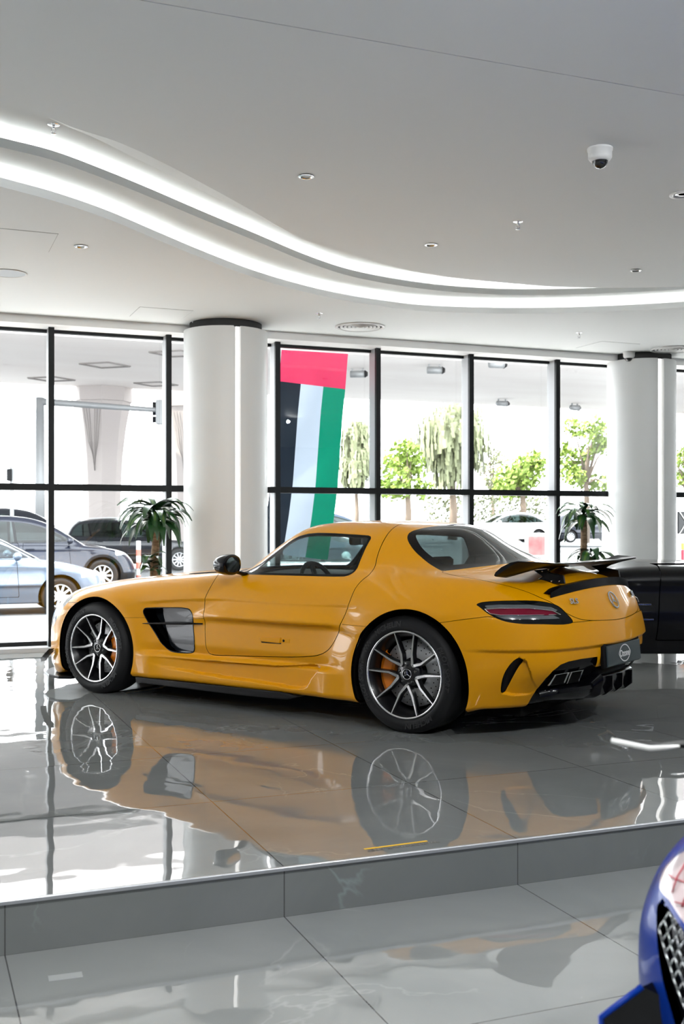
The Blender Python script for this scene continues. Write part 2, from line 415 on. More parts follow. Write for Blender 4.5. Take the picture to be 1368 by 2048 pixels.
# ---- facade
HEAD, CEIL = 3.17, 3.25
mull = [fac_t(u) for u in (103, 338, 556, 757, 943.5, 1116.5)]
sp = (mull[5] - mull[2]) / 3
marks = [mull[0] - sp * k for k in (5, 4, 3, 2, 1)] + mull[:2] + mull[2:] + [mull[5] + sp * k for k in range(1, 8)]
for i in range(len(marks) - 1):
    a, b = marks[i], marks[i + 1]
    w = MB().box((a - .0275, 0, .03), (a + .0275, .04, HEAD)).box((a + .028, .0, 1.575), (b - .028, .19, 1.638)).box((a + .026, .15, .045), (b - .026, .21, .085)).box((a + .026, .15, HEAD - .03), (b - .026, .21, HEAD))
    fr = struct(room(w.build('window_%d' % (i + 1), M_FRB)))
    MB().box((a - .025, .04, .03), (a + .025, .20, HEAD)).build('mullion', M_ALU, fr)
    MB().box((a + .026, .172, .085), (b - .026, .178, 1.576)).build('pane', M_GLZ, fr)
    MB().box((a + .026, .172, 1.637), (b - .026, .178, HEAD - .03)).build('pane', M_GLZ, fr)
struct(room(MB().box((T0, -.06, 0), (T1, .25, .045)).build('trim_2', mat('pale_sill', (.62, .63, .64), .3))))
struct(room(MB().box((T0, -.15, HEAD), (T1, .5, CEIL + .5)).build('wall_front', M_WALL)))
struct(room(MB().box((T0 - .2, BACK, -.34), (T0, .25, 4.2)).build('wall_left', M_WALL)))
struct(room(MB().box((T1, BACK, -.34), (T1 + .2, .25, 4.2)).build('wall_right', M_WALL)))
w = MB().box((T0, BACK - .2, -.34), (T1, BACK, 4.2))
struct(room(w.build('wall_back', mat('grey_wall_paint', (.45, .45, .45), .8))))

# ---- ceiling: outer field, two lit coves, the central raft
ZA, ZB, ZC, ZD = CEIL, CEIL + .15, CEIL + .30, CEIL + .10
c1 = [(0, 373), (102, 400), (205, 434), (307, 476), (409, 518), (512, 556), (614, 585), (700, 603), (798, 617), (846, 622), (993, 627), (1139, 626), (1286, 620), (1368, 615)]
c2 = [(0, 294), (102, 319), (205, 356), (307, 397), (409, 440), (512, 482), (614, 524), (700, 552), (798, 571), (895, 583), (993, 589), (1071, 590), (1139, 589), (1286, 583), (1368, 578)]
l1 = [(0, 202), (66, 223), (153, 257), (230, 282), (307, 316), (409, 369), (512, 426), (563, 456), (614, 482), (700, 508), (798, 537), (895, 554), (993, 564), (1090, 572), (1139, 574), (1237, 575.5), (1368, 573.5)]
def curve_at(c, z, ext):
    P = [to_room(px(u, v, z)) for u, v in c]
    a = np.array(P[0]); b = np.array(P[-1]); da = a - P[1]; db = b - np.array(P[-2]); da /= np.linalg.norm(da); db /= np.linalg.norm(db)
    pre = [tuple(a + da * k + np.array([0, -.05 * k * k * .5])) for k in (5.5, 3.5, 1.8, .8)]; post = [tuple(b + db * k + np.array([0, -.10 * k * k * .5])) for k in (.8, 1.8, 3.2, 5.0)]
    return smooth_poly([p for p in pre + P + post], 4, False)
A1 = curve_at(c1, ZA, 6); B1 = curve_at(c2, ZB, 6); D1 = curve_at(l1, ZD, 6)
def offset_curve(P, d):
    t = np.gradient(P, axis=0); t /= np.linalg.norm(t, axis=1)[:, None]; return P + np.stack([-t[:, 1], t[:, 0]], 1) * d
def strip(w, P, zp, Q, zq): w.grid([[(x, y, zp) for x, y in P], [(x, y, zq) for x, y in Q]])
def to_line(P, y): return [(x, y) for x, _ in P]
w = MB(); n = len(A1)
strip(w, to_line(A1, .0), ZA, A1, ZA)                    # field A, from the facade to its lip
strip(w, A1, ZA, A1, ZA + .055); A2 = offset_curve(A1, .34); strip(w, A1, ZA + .055, A2, ZA + .055)
strip(w, A2, ZA + .055, A2, ZB)
struct(room(w.build('ceiling', M_CEIL, None, 0, 30)))
w = MB(); strip(w, A2, ZB, B1, ZB); strip(w, B1, ZB, B1, ZB + .055); B2 = offset_curve(B1, .34)
strip(w, B1, ZB + .055, B2, ZB + .055); strip(w, B2, ZB + .055, B2, ZC)
struct(room(w.build('ceiling_middle', M_CEIL, None, 0, 30)))
w = MB(); strip(w, B2, ZC, to_line(B2, float(D1[:, 1].min()) - 1.0), ZC); struct(room(w.build('ceiling_upper', M_CEIL)))
# raft with an edge that leans outwards where it swings towards the room
s_ = np.linspace(0, 1, len(D1)); i0 = np.argmin(np.abs(D1[:, 0] - to_room(px(330, 330, ZD))[0]))
bev = .15 * np.exp(-((s_ - s_[i0]) / .12) ** 2) + .01
D2 = np.array([p + q * b for p, q, b in zip(D1, offset_curve(D1, 1.) - D1, bev)])
NEAR = to_room(px(800, 92, ZD))[1]
w = MB(); strip(w, D1, ZD, to_line(D1, NEAR), ZD); strip(w, D2, ZD + .035, D1, ZD); strip(w, D2, ZC, D2, ZD + .035)
strip(w, to_line(D1, NEAR), ZD, to_line(D1, NEAR), ZD + .03)
struct(room(w.build('ceiling_raft', M_CEIL, None, 0, 30)))
struct(room(MB().box((T0, BACK, ZD + .0), (T1, NEAR - .007, ZD + .3)).build('ceiling_near', M_CEIL)))
struct(room(MB().box((T0, BACK, ZC + .12), (T1, .5, ZC + .3)).build('roof', M_WALL)))
for nm, P, z in (('cove_light', A1, ZA), ('cove_light', B1, ZB)):
    w = MB(); strip(w, offset_curve(P, .16), z + .058, offset_curve(P, .20), z + .058)
    o = room(w.build(nm, M_LED)); tag(o, 'long curved strip light hidden in the %s ceiling cove' % ('outer' if z == ZA else 'inner'), 'light', 'curved cove lights')

# ---- round columns with a lit groove
def column(u0, u1, ug0, ug1, R, name):
    uc = (u0 + u1) / 2; Y = 2 * R * FPX / (u1 - u0); X = (uc - 684) / FPX * Y
    view = math.atan2(-Y, -X); s = 1 if True else 0
    def ang(u): return view + math.asin(max(-1, min(1, ((u - uc) / FPX * Y) / R)))
    a0, a1 = ang(ug0), ang(ug1)
    pts = [(R * math.cos(a1 + (2 * math.pi - (a1 - a0)) * i / 72), R * math.sin(a1 + (2 * math.pi - (a1 - a0)) * i / 72)) for i in range(73)]
    Ri = R - .05
    w = MB(); w.grid([[(X + x, Y + y, z) for x, y in pts] for z in (0, 3.17)])
    w.add([(X + x, Y + y, 3.17) for x, y in pts] + [(X + x * .82, Y + y * .82, 3.17) for x, y in pts], [(i, i + 1, 74 + i, 73 + i) for i in range(72)])
    for a in (a0, a1): w.add([(X + r * math.cos(a), Y + r * math.sin(a), z) for r, z in ((R, 0), (Ri, 0), (Ri, 3.17), (R, 3.17))], [(0, 1, 2, 3)])
    o = struct(w.build(name, M_COLM))
    am = a0 + (a1 - a0) * .42
    MB().grid([[(X + Ri * math.cos(a), Y + Ri * math.sin(a), z) for a in (a0, am)] for z in (0, 3.17)]).build('groove', M_COLM, o)
    MB().grid([[(X + Ri * math.cos(a), Y + Ri * math.sin(a), z) for a in (am, a1)] for z in (0, 3.17)]).build('groove_light', M_LEDC, o)
    MB().lathe([(R * .86, 3.15), (R * .86, CEIL + .01)], 48, TR(X, Y, 0)).build('shadow_gap', M_DARK, o)
    return X, Y
COL1 = column(368, 535, 467, 480.5, .42, 'column_1')
COL2 = column(1216, 1350, 1313.5, 1325.5, .40, 'column_2')
# ------------------------------------------------------------------ materials shared by the cars
def paint(name, base, metal=0., rough=.32, flake=True):
    m = mat(name, base, rough, metal, 1.0); bsdf(m).inputs['Coat Roughness'].default_value = .015; bsdf(m).inputs['Coat IOR'].default_value = 1.55
    return m
M_YEL = paint('sunflower_yellow_paint', (.70, .30, .0), .0, .36)
bsdf(M_YEL).inputs['Coat Weight'].default_value = .6; bsdf(M_YEL).inputs['Coat IOR'].default_value = 1.5; bsdf(M_YEL).inputs['Specular IOR Level'].default_value = .12
M_BLKG = mat('gloss_black', (.002, .002, .003), .15, 0, .30, spec=.15)
M_BLK = mat('black_plastic', (.004, .004, .005), .5, spec=.15)
M_LINER = mat('black_liner', (.004, .004, .004), .9, spec=.1)
M_RUB = mat('tyre_rubber', (.007, .007, .008), .6, spec=.3)
M_RUBT = mat('tyre_lettering_rubber', (.014, .014, .015), .6)
M_SIL = mat('machined_aluminium', (.78, .78, .79), .22, 1.0)
M_CHR = mat('chrome', (.86, .86, .87), .06, 1.0)
M_RIMB = mat('black_alloy', (.004, .004, .005), .3, 0, .4)
M_DISC = mat('brake_disc_steel', (.80, .80, .82), .42, .5)
M_CAL = mat('orange_caliper_paint', (.85, .22, .005), .35, 0, .4)
M_TINT = glass('tinted_car_glass', (.5, .58, .58), 1.4)
M_TINTD = glass('dark_tinted_car_glass', (.13, .16, .16), 1.4)
M_LAMPR = mat('red_lamp_glass', (.17, .004, .02), .1, 0, .5, spec=.2)
M_LAMPC = mat('smoked_lamp_glass', (.004, .005, .006), .06, 0, .35, spec=.15)
M_VENT = mat('vent_panel_black', (.012, .015, .018), .22, 0, .25, spec=.3)
M_LAMPG = mat('grey_lamp_glass', (.10, .11, .12), .12, 0, .5)
M_LAMPW = mat('clear_lamp_glass', (.55, .57, .6), .08, .5, 1.0)
M_SEAT = mat('black_leather', (.012, .012, .013), .5)
M_CARB = mat('carbon_fibre', (.004, .004, .005), .35, 0, .15, spec=.15)
M_TXT = mat('white_print', (.75, .75, .76), .5)
# ------------------------------------------------------------------ the yellow gullwing coupe
AF, AR = (2.655, .325), (-.04, .335)                    # wheel arch centres (x, z)
RF, RR = .387, .406
yp = Spl([(-1.15, .80), (-.9, .885), (-.7, .922), (-.45, .945), (-.04, .95), (.35, .94), (.7, .925), (1.2, .918), (1.7, .915), (2.1, .92), (2.655, .945), (3.0, .943), (3.25, .905), (3.5, .83), (3.7, .74)])
zcr = Spl([(.3, .745), (1.0, .733), (1.6, .735), (1.95, .712), (2.2, .69)])
hood = Spl([(-1.15, .865), (-.95, .897), (-.8, .915), (-.6, .943), (-.3, .972), (0, .97), (.4, .948), (1.2, .932), (1.6, .928), (2.0, .906), (2.3, .886), (2.7, .848), (3.0, .802), (3.2, .748), (3.4, .664), (3.52, .585), (3.62, .48)])
hdrop = Spl([(-1.1, .09), (-.7, .085), (-.48, .06), (-.25, .045), (0, .03), (.4, .015), (1.2, .02), (1.7, .026), (2.1, .038), (2.4, .05), (3.0, .06), (3.6, .06)])
tailp = Spl([(.1, .25), (.2, .19), (.3, .11), (.4, .02), (.47, 0), (.55, .005), (.62, .02), (.7, .045), (.78, .085), (.85, .12), (.9, .14), (1.0, .18)])
nosep = Spl([(.05, .05), (.12, .025), (.25, .0), (.4, .0), (.5, .012), (.6, .045), (.7, .11), (.8, .2)])
roofp = Spl([(1.75, .87), (1.6, .965), (1.45, 1.066), (1.3, 1.158), (1.15, 1.228), (.95, 1.262), (.7, 1.27), (.4, 1.265), (.2, 1.249), (.06, 1.222), (-.05, 1.165), (-.15, 1.108), (-.25, 1.05), (-.35, .992), (-.45, .935), (-.6, .85)])
wist = Spl([(1.8, .79), (1.4, .80), (.9, .815), (.4, .795), (.1, .735), (-.2, .65), (-.5, .56), (-.8, .48)])
pocket = smooth_poly([(2.18, .30), (1.6, .315), (1.0, .325), (.64, .338), (.70, .26), (.745, .205), (1.1, .205), (1.7, .225), (2.1, .26)], 5)
gillpocket = [(-.595, .275), (-.625, .36), (-.655, .42), (-.70, .49), (-.735, .47), (-.75, .40), (-.745, .29), (-.70, .258), (-.64, .258)]
def sls_F(x, y, z):
    y = np.abs(y)
    Y = yp(x)
    Y = Y - .055 * np.clip((z - .70) / .21, 0, 2) ** 1.7 * (1 + .35 * sstep(2.6, 1.7, x) * sstep(-.2, .5, x))
    zc = zcr(np.clip(x, .3, 2.2)); fade = sstep(2.3, 2.05, x) * sstep(.25, .5, x)
    Y = Y - .010 * fade * sstep(zc + .004, zc - .02, z) * sstep(.40, .62, z)
    rf = np.hypot(x - AF[0], z - AF[1]); rr = np.hypot(x - AR[0], z - AR[1])
    Y = Y + .024 * np.where(rf < RF, 1, gauss(rf, RF, .12)) * sstep(.98, .7, z)
    Y = Y + .036 * np.where(rr < RR, 1, gauss(rr, RR, .15)) * sstep(1.0, .7, z)
    Y = Y - .022 * sstep(.42, .34, z) * sstep(2.25, 2.0, x) * sstep(.45, .7, x) + .042 * sstep(.362, .312, z) * sstep(2.27, 2.1, x) * sstep(.4, .6, x)
    pd = sdpoly(np.ravel(x), np.ravel(z), pocket).reshape(np.shape(x))
    Y = Y - .035 * sstep(.005, -.012, pd) * sstep(2.2, 1.5, x)
    Y = Y - .03 * sstep(.19, .12, z)
    q = sstep(-.38, -.62, x) * sstep(.532, .508, z)
    Y = Y - .020 * q
    gp = sdpoly(np.ravel(x), np.ravel(z), gillpocket).reshape(np.shape(x))
    Y = Y - .05 * sstep(.002, -.012, gp) * sstep(-.78, -.64, x + .30 * (z - .28))
    side = y - Y
    # rear bumper corner: hollow below the lamp, fin of the side vent
    top = z - (hood(x) - hdrop(x) * (y / .8) ** 2 + .014 * gauss(y, .70, .15) * gauss(x, 2.7, .5) - .05 * sstep(.80, 1.0, y) * sstep(.8, -.2, x))
    nose = x - (3.60 - .24 * (y / .9) ** 2 - nosep(z))
    tail = -(x - (-1.0 + .17 * (y / .85) ** 2 + tailp(z) + .024 * sstep(.535, .51, z)))
    b = smax(side, nose, .34)
    b = smax(b, tail, .30)
    k = .15 - .05 * sstep(2.0, 1.4, x) * sstep(-.1, .5, x) - .11 * sstep(-.72, -.92, x) * sstep(.85, .6, y)
    b = smax(b, top, k)
    zb = .15 - .05 * sstep(2.9, 3.2, x) + .03 * sstep(-.35, -.5, x)
    b = smax(b, zb - z, .03)
    rq = sstep(.5, -.1, x)
    xr = x + .25 * y * y * sstep(.6, 1.2, x) - .3 * y * y * rq
    W = wist(x) - (z - .9) * .56 - .55 * np.maximum(z - .93, 0) ** 2
    g = smax((z - (roofp(xr) - (.085 + .08 * sstep(1.0, 1.35, x) + .26 * rq) * y * y)) * .85, (y - W) * .85, .13)
    g = smax(smax(g, .6 - z, .05), -.62 - x, .1)
    return smin(b, g, .035 + .13 * sstep(.55, .0, x))
#RAYSTOP
def clip2(s, g, gap=.0024):
    """(inside, outside) of g < 0 with a shut line between them"""
    return s.cut(g(s) + gap), s.cut(g(s) - gap, 1)
win_p = smooth_poly([(1.40, .925), (1.284, .968), (1.196, 1.042), (1.14, 1.095), (1.08, 1.148), (1.0, 1.178), (.90, 1.186), (.753, 1.182), (.575, 1.174), (.475, 1.168), (.449, 1.150), (.463, .964), (.476, .935), (.50, .916), (.60, .911), (1.227, .904), (1.38, .905)], 4)
win_p = np.array([(1.43, .914), (1.284, .975), (1.196, 1.045), (1.150, 1.085), (1.10, 1.130), (1.05, 1.160), (.98, 1.178), (.90, 1.184), (.753, 1.182), (.575, 1.174), (.485, 1.169), (.462, 1.162), (.452, 1.148), (.462, .964), (.470, .938), (.490, .920), (.52, .912), (.60, .909), (1.227, .904), (1.42, .903)])
door_p = smooth_poly([(1.70, .935), (1.632, .912), (1.590, .874), (1.590, .819), (1.612, .759), (1.628, .706), (1.625, .596), (1.618, .483), (1.608, .409), (1.600, .372), (1.580, .358), (1.379, .362), (1.091, .375), (.769, .398), (.648, .418), (.579, .449), (.535, .492), (.459, .623), (.409, .753), (.385, .850), (.36, .90), (.338, .930), (.352, 1.036), (.359, 1.146), (.364, 1.211), (.36, 1.36), (1.7, 1.36)], 5, True, (0, 25, 26))
rear_p = smooth_poly([(.158, -.2), (.158, 0), (.168, .208), (.200, .342), (.215, .415), (.234, .469), (.240, .508), (.228, .546), (.201, .575), (.161, .599), (.122, .614), (.073, .628), (.018, .646), (-.048, .668), (-.112, .695), (-.150, .66), (-.236, .551), (-.337, .359), (-.395, .15), (-.405, 0), (-.405, -.2)], 4, True, (0, 14, 20))
rglass_p = smooth_poly([(.135, -.2), (.135, 0), (.145, .25), (.178, .40), (.196, .455), (.193, .50), (.137, .553), (.077, .575), (-.004, .59), (-.085, .606), (-.115, .59), (-.211, .49), (-.294, .34), (-.36, .12), (-.365, -.2)], 4, True, (0, 14))
shield_p = smooth_poly([(1.72, -.2), (1.72, 0), (1.69, .25), (1.62, .50), (1.545, .66), (1.40, .618), (1.25, .545), (1.13, .47), (1.07, .41), (1.055, .33), (1.075, .18), (1.08, 0), (1.08, -.2)], 4, True, (0, 4, 12))
shieldg_p = smooth_poly([(1.68, -.2), (1.68, 0), (1.65, .25), (1.58, .48), (1.51, .605), (1.40, .575), (1.25, .50), (1.15, .43), (1.115, .37), (1.11, .30), (1.125, .16), (1.13, 0), (1.13, -.2)], 4, True, (0, 4, 12))
vent_p = smooth_poly([(2.199, .622), (2.187, .645), (2.125, .653), (1.990, .660), (1.817, .664), (1.765, .654), (1.736, .615), (1.728, .543), (1.713, .445), (1.714, .394), (1.740, .358), (1.788, .349), (1.910, .347), (1.966, .357), (2.015, .396), (2.097, .485), (2.166, .563)], 4)
gill_p = smooth_poly([(-.594, .280), (-.612, .356), (-.640, .420), (-.675, .469), (-.702, .487), (-.711, .474), (-.689, .440), (-.655, .380), (-.620, .318), (-.600, .280)], 4)
boot_p = smooth_poly([(-.3, .16), (.5, .13), (.711, .119), (.757, .289), (.748, .531), (.696, .764), (.653, .927), (.600, 1.051), (.489, 1.157), (.370, 1.206), (.15, 1.248), (0, 1.258), (-.15, 1.248), (-.3, 1.22)], 5, True, (0, 1, 2, 13))
LD = (-.749, -.662)
def lt(x, y): return (x + .466) * LD[0] + (y - .917) * LD[1]
lamp3 = [(-.466, .917, .782), (-.483, .905, .793), (-.513, .890, .799), (-.626, .825, .806), (-.764, .685, .799), (-.832, .610, .771), (-.868, .572, .727), (-.896, .543, .677), (-.884, .591, .668), (-.800, .761, .675), (-.696, .862, .681), (-.615, .904, .699), (-.541, .921, .734), (-.491, .920, .766)]
lamp_p = smooth_poly([(lt(x, y), z) for x, y, z in lamp3], 4)
red3 = [(-.518, .918, .758), (-.597, .880, .765), (-.733, .776, .764), (-.822, .673, .748), (-.851, .627, .724), (-.745, .799, .727), (-.606, .898, .727), (-.553, .918, .734)]
red_p = [(lt(x, y), z) for x, y, z in red3]
head_p = smooth_poly([(2.945, .690), (2.99, .720), (3.10, .722), (3.22, .690), (3.33, .62), (3.40, .53), (3.33, .47), (3.22, .455), (3.15, .495), (3.06, .575)], 4)
diff_p = [(-.3, .02), (.668, .02), (.676, .19), (.690, .275), (.703, .36), (.692, .405), (.653, .440), (.597, .454), (.491, .460), (.318, .459), (.305, .395), (-.3, .395)]
hood_p = [(1.655, -.3), (1.655, .25), (1.60, .55), (1.575, .70), (1.60, .775), (1.8, .78), (2.2, .775), (2.6, .745), (2.95, .66), (3.25, .50), (3.45, .25), (3.50, -.3)]
hvent_p = smooth_poly([(1.66, .70), (1.70, .735), (1.95, .71), (2.02, .62), (1.98, .58), (1.72, .64)], 4)
fline = [(2.4, .571), (2.19, .578), (1.73, .594), (1.5, .60)]
bline = [(-.0, .640), (-.257, .671), (-.390, .694), (-.545, .718), (-.70, .70), (-.85, .674), (-1.2, .674)]

def make_gullwing():
    root = thing('sports_car', 'yellow gullwing coupe with a black rear wing standing on the tiled platform', 'car')
    full = body_skin(sls_F, (-1.2, -.036, .03), (3.72, 1.08, 1.32), .0105)
    arch = lambda s: np.maximum(np.minimum(np.hypot(s.V[:, 0] - AF[0], s.V[:, 2] - AF[1]) - RF, np.hypot(s.V[:, 0] - AR[0], s.V[:, 2] - AR[1]) - RR), .5 - s.V[:, 1])
    P2 = lambda s, p, a, b: sdpoly(s.V[:, a], s.V[:, b], p)
    win = lambda s: np.maximum(P2(s, win_p, 0, 2), .3 - s.V[:, 1])
    rearw = lambda s: np.maximum(P2(s, rear_p, 0, 1), .90 - s.V[:, 2])
    shield = lambda s: np.maximum(P2(s, shield_p, 0, 1), .86 - s.V[:, 2])
    S = full.cut(arch(full), 1)
    lin = S.cut(win(S) - .002, 1); lin = lin.cut(rearw(lin) - .002, 1); lin = lin.cut(shield(lin) - .002, 1)
    vent = lambda s: np.maximum(P2(s, vent_p, 0, 2), .5 - s.V[:, 1])
    gill = lambda s: np.maximum(P2(s, gill_p, 0, 2), .5 - s.V[:, 1])
    diff = lambda s: np.maximum(P2(s, diff_p, 1, 2), s.V[:, 0] + .62)
    lin = lin.cut(vent(lin) - .01, 1)
    lin.off(-.017).both().mesh('inner_liner', M_LINER, root)
    # glass and seals
    def sides(piece, name, m, lip=0.):
        p = piece.lip(lip) if lip else piece
        a = p.mesh(name, m, root); b = p.mirror().mesh(name, m, root); return a, b
    W = S.cut(win(S)); S = S.cut(win(S), 1)
    sides(W.cut(win(W) + .013), 'side_window', M_TINT)
    sides(W.cut(win(W) + .013, 1).off(.001), 'window_seal', M_BLK, .012)
    W = S.cut(rearw(S)); S = S.cut(rearw(S), 1)
    W.cut(P2(W, rglass_p, 0, 1)).both().mesh('rear_window', M_TINTD, root)
    W.cut(P2(W, rglass_p, 0, 1), 1).lip(.01).both().mesh('rear_window_border', M_BLKG, root)
    W = S.cut(shield(S)); S = S.cut(shield(S), 1)
    W.cut(P2(W, shieldg_p, 0, 1)).both().mesh('windshield', M_TINT, root)
    W.cut(P2(W, shieldg_p, 0, 1), 1).lip(.01).both().mesh('windshield_border', M_BLK, root)
    # fender vents: a dark slanted panel behind the opening, a fin across it
    W = S.cut(vent(S)); S = S.cut(vent(S), 1)
    fr = W.cut(vent(W) + .007, 1)
    sides(fr.off(.002), 'vent_frame', M_BLKG, .06)
    W = W.cut(vent(W) + .004)
    t = W.V[:, 0] - .35 * (W.V[:, 2] - .5); d = .010 + .035 * sstep(1.72, 2.06, t) + .012 * sstep(.59, .65, W.V[:, 2]) + .07 * sstep(2.02, 2.05, t)
    W.V[:, 1] -= d; W.N = W.N * [.3, 1, .3] + np.outer(.12 + .0 * t, [1, 0, 0]); W.N /= np.linalg.norm(W.N, axis=1)[:, None]
    sides(W, 'vent_panel', M_VENT)
    for s in (1, -1):
        MB().tube([(2.215, s * .925, .537), (2.0, s * .934, .548), (1.8, s * .936, .557), (1.64, s * .918, .563)], [.005, .016, .016, .009], 10, flat=.5).build('vent_fin', M_BLK, root)
    # lamps
    lamp = lambda s: np.maximum(sdpoly(lt(s.V[:, 0], s.V[:, 1]), s.V[:, 2], lamp_p), s.V[:, 0] + .40)
    W = S.cut(lamp(S)); S = S.cut(lamp(S), 1)
    rd = lambda s: sdpoly(lt(s.V[:, 0], s.V[:, 1]), s.V[:, 2], red_p)
    lens = sides(W.cut(rd(W), 1).off(-.003), 'tail_light', M_LAMPC)
    red = W.cut(rd(W)).off(-.003)
    cl = lambda s: np.maximum(np.minimum(sdpoly(lt(s.V[:, 0], s.V[:, 1]), s.V[:, 2] - .020, red_p), sdpoly(lt(s.V[:, 0], s.V[:, 1]), s.V[:, 2] + .022, red_p)), -rd(s) + .003)
    clear = W.cut(cl(W)).off(-.0022); clear = clear.cut(lamp(clear) + .012)
    for k, (o, piece) in enumerate(zip(lens, (red, red.mirror()))):
        r = piece.mesh('red_lens', M_LAMPR, o)
        (clear.mirror() if k else clear).mesh('clear_lens', M_LAMPG, o)
        sg = 1 - 2 * k
        for L in (red3[:5], red3[4:] + [red3[0]]):
            MB().tube([(x - .004, y * sg + sg * .004, z) for x, y, z in L], .0022, 6).build('chrome_line', M_CHR, o)
    hd = lambda s: np.maximum(P2(s, head_p, 0, 2), .52 - s.V[:, 1])
    W = S.cut(hd(S)); S = S.cut(hd(S), 1); sides(W.off(-.002), 'headlight', M_LAMPW, .01)
    # side gills behind the rear wheels
    W = S.cut(gill(S)); S = S.cut(gill(S), 1); W.V[:, 1] -= .012; sides(W, 'air_gill', M_BLK)
    # diffuser
    W = S.cut(diff(S)); S = S.cut(diff(S), 1)
    W.off(-.012).both().mesh('diffuser_recess', M_BLKG, root)
    # doors
    door = lambda s: np.maximum(np.maximum(P2(s, door_p, 0, 2), .29 - s.V[:, 1]), -(P2(s, shield_p, 0, 1) - .012) * (s.V[:, 2] > .93) - 9 * (s.V[:, 2] <= .93))
    D, S = clip2(S, door)
    drs = sides(D, 'gullwing_door', M_YEL, .012)
    # bonnet, boot lid, bumpers
    hood_ = lambda s: np.maximum(P2(s, hood_p, 0, 1), .60 - s.V[:, 2])
    D, S = clip2(S, hood_, .0018)
    hv = lambda s: P2(s, hvent_p, 0, 1)
    V_ = D.cut(hv(D)); D = D.cut(hv(D), 1)
    bon = D.lip(.012).both().mesh('bonnet', M_YEL, root)
    V_.off(-.006).mesh('bonnet_vent', M_BLK, bon); V_.off(-.006).mirror().mesh('bonnet_vent', M_BLK, bon)
    bt = lambda s: np.maximum(sdpoly(s.V[:, 1], -s.V[:, 0] + .95 - s.V[:, 2], boot_p), np.maximum(.5 - s.V[:, 2], s.V[:, 0] - .2))
    D, S = clip2(S, bt)
    boot = D.lip(.012).both().mesh('boot_lid', M_YEL, root)
    rb = lambda s: np.maximum(s.V[:, 2] - np.interp(s.V[:, 0], [p[0] for p in bline][::-1], [p[1] for p in bline][::-1]), s.V[:, 0] + .12)
    D, S = clip2(S, rb, .0015)
    rbump = D.lip(.014).both().mesh('rear_bumper', M_YEL, root)
    fb = lambda s: np.maximum(2.70 - s.V[:, 0], s.V[:, 2] - .66 + .10 * np.clip(s.V[:, 0] - 2.9, 0, 1))
    D, S = clip2(S, fb, .0015)
    fbump = D.lip(.014).both().mesh('front_bumper', M_YEL, root)
    # a hair line along the sides between upper and lower body
    ln = lambda s: np.where((s.V[:, 0] > 1.55) & (s.V[:, 1] > .5), s.V[:, 2] - np.interp(s.V[:, 0], [1.5, 1.73, 2.19, 2.4, 2.6], [.60, .594, .578, .571, .566]), 1)
    up = S.cut(np.where((S.V[:, 0] > 1.2) & (S.V[:, 1] > .5), S.V[:, 2] - np.interp(S.V[:, 0], [1.5, 1.73, 2.19, 2.4, 2.6], [.60, .594, .578, .571, .566]), np.where(S.V[:, 0] < .45, S.V[:, 2] - .624, -1)) - .001 + 0 * S.V[:, 0], 1)
    lo_ = S.cut(np.where((S.V[:, 0] > 1.2) & (S.V[:, 1] > .5), S.V[:, 2] - np.interp(S.V[:, 0], [1.5, 1.73, 2.19, 2.4, 2.6], [.60, .594, .578, .571, .566]), np.where(S.V[:, 0] < .45, S.V[:, 2] - .624, -1)) + .001, -1)
    up.lip(.012).both().mesh('upper_body', M_YEL, root)
    lo_.lip(.012).both().mesh('lower_body', M_YEL, root)
    # wheel wells and floor
    for (ax, az), R in ((AF, RF), (AR, RR)):
        for s in (1, -1):
            w = MB(); a = np.radians(np.linspace(-28, 208, 40))
            w.grid([[(ax + (R + .004) * math.cos(t), s * y, az + (R + .004) * math.sin(t)) for t in a] for y in (.945, .8, .52)])
            w.grid([[(ax + k * R * math.cos(t), s * .52, az + k * R * math.sin(t)) for t in a] for k in (1.01, .5, .05)])
            w.build('wheel_well', M_LINER, root)
    MB().box((-.62, -.66, .12), (3.25, .66, .17)).build('underbody', M_LINER, root)
    for s in (1, -1):
        MB().prism([(2.26, .112), (2.27, .152), (1.3, .158), (.95, .162), (.80, .145), (.90, .115), (1.3, .108)][::-1] if s > 0 else [(2.26, .112), (2.27, .152), (1.3, .158), (.95, .162), (.80, .145), (.90, .115), (1.3, .108)][::-1], .80, .935, Matrix(((1, 0, 0, 0), (0, 0, s, 0), (0, 1, 0, 0), (0, 0, 0, 1)))).build('side_blade', M_CARB, root, .006)
    # front splitter and canards
    w = MB(); sp = [(2.98, .90), (3.06, .955), (3.2, .93), (3.36, .84), (3.5, .66), (3.58, .42), (3.62, .15), (3.62, -.15), (3.58, -.42), (3.5, -.66), (3.36, -.84), (3.2, -.93), (3.06, -.955), (2.98, -.90)]
    w.prism(sp, .075, .098).build('front_splitter', M_CARB, root, .006)
    for s in (1, -1):
        w = MB(); w.grid([[(3.14 + t * .24, s * (.945 - .20 * t ** 1.5 * .6 + q), .30 - .11 * t ** .8) for t in np.linspace(0, 1, 8)] for q in (-.02, .035)])
        w.grid([[(3.14 + t * .24, s * (.945 - .20 * t ** 1.5 * .6 + q), .285 - .11 * t ** .8) for t in np.linspace(0, 1, 8)] for q in (-.02, .035)])
        w.build('canard', M_CARB, fbump)
        MB().box((3.44, s * .60 - .012, .26), (3.535, s * .60 + .012, .40)).build('bumper_trim', M_CHR, fbump, .008)
    # diffuser body with its fins, exhaust tips
    w = MB(); dp = [(-.60, .15), (-.60, .30), (-.80, .312), (-.895, .300), (-.918, .285), (-.922, .262), (-.90, .222), (-.86, .200), (-.70, .165)]
    rows = []; ys = np.linspace(-.66, .66, 45)
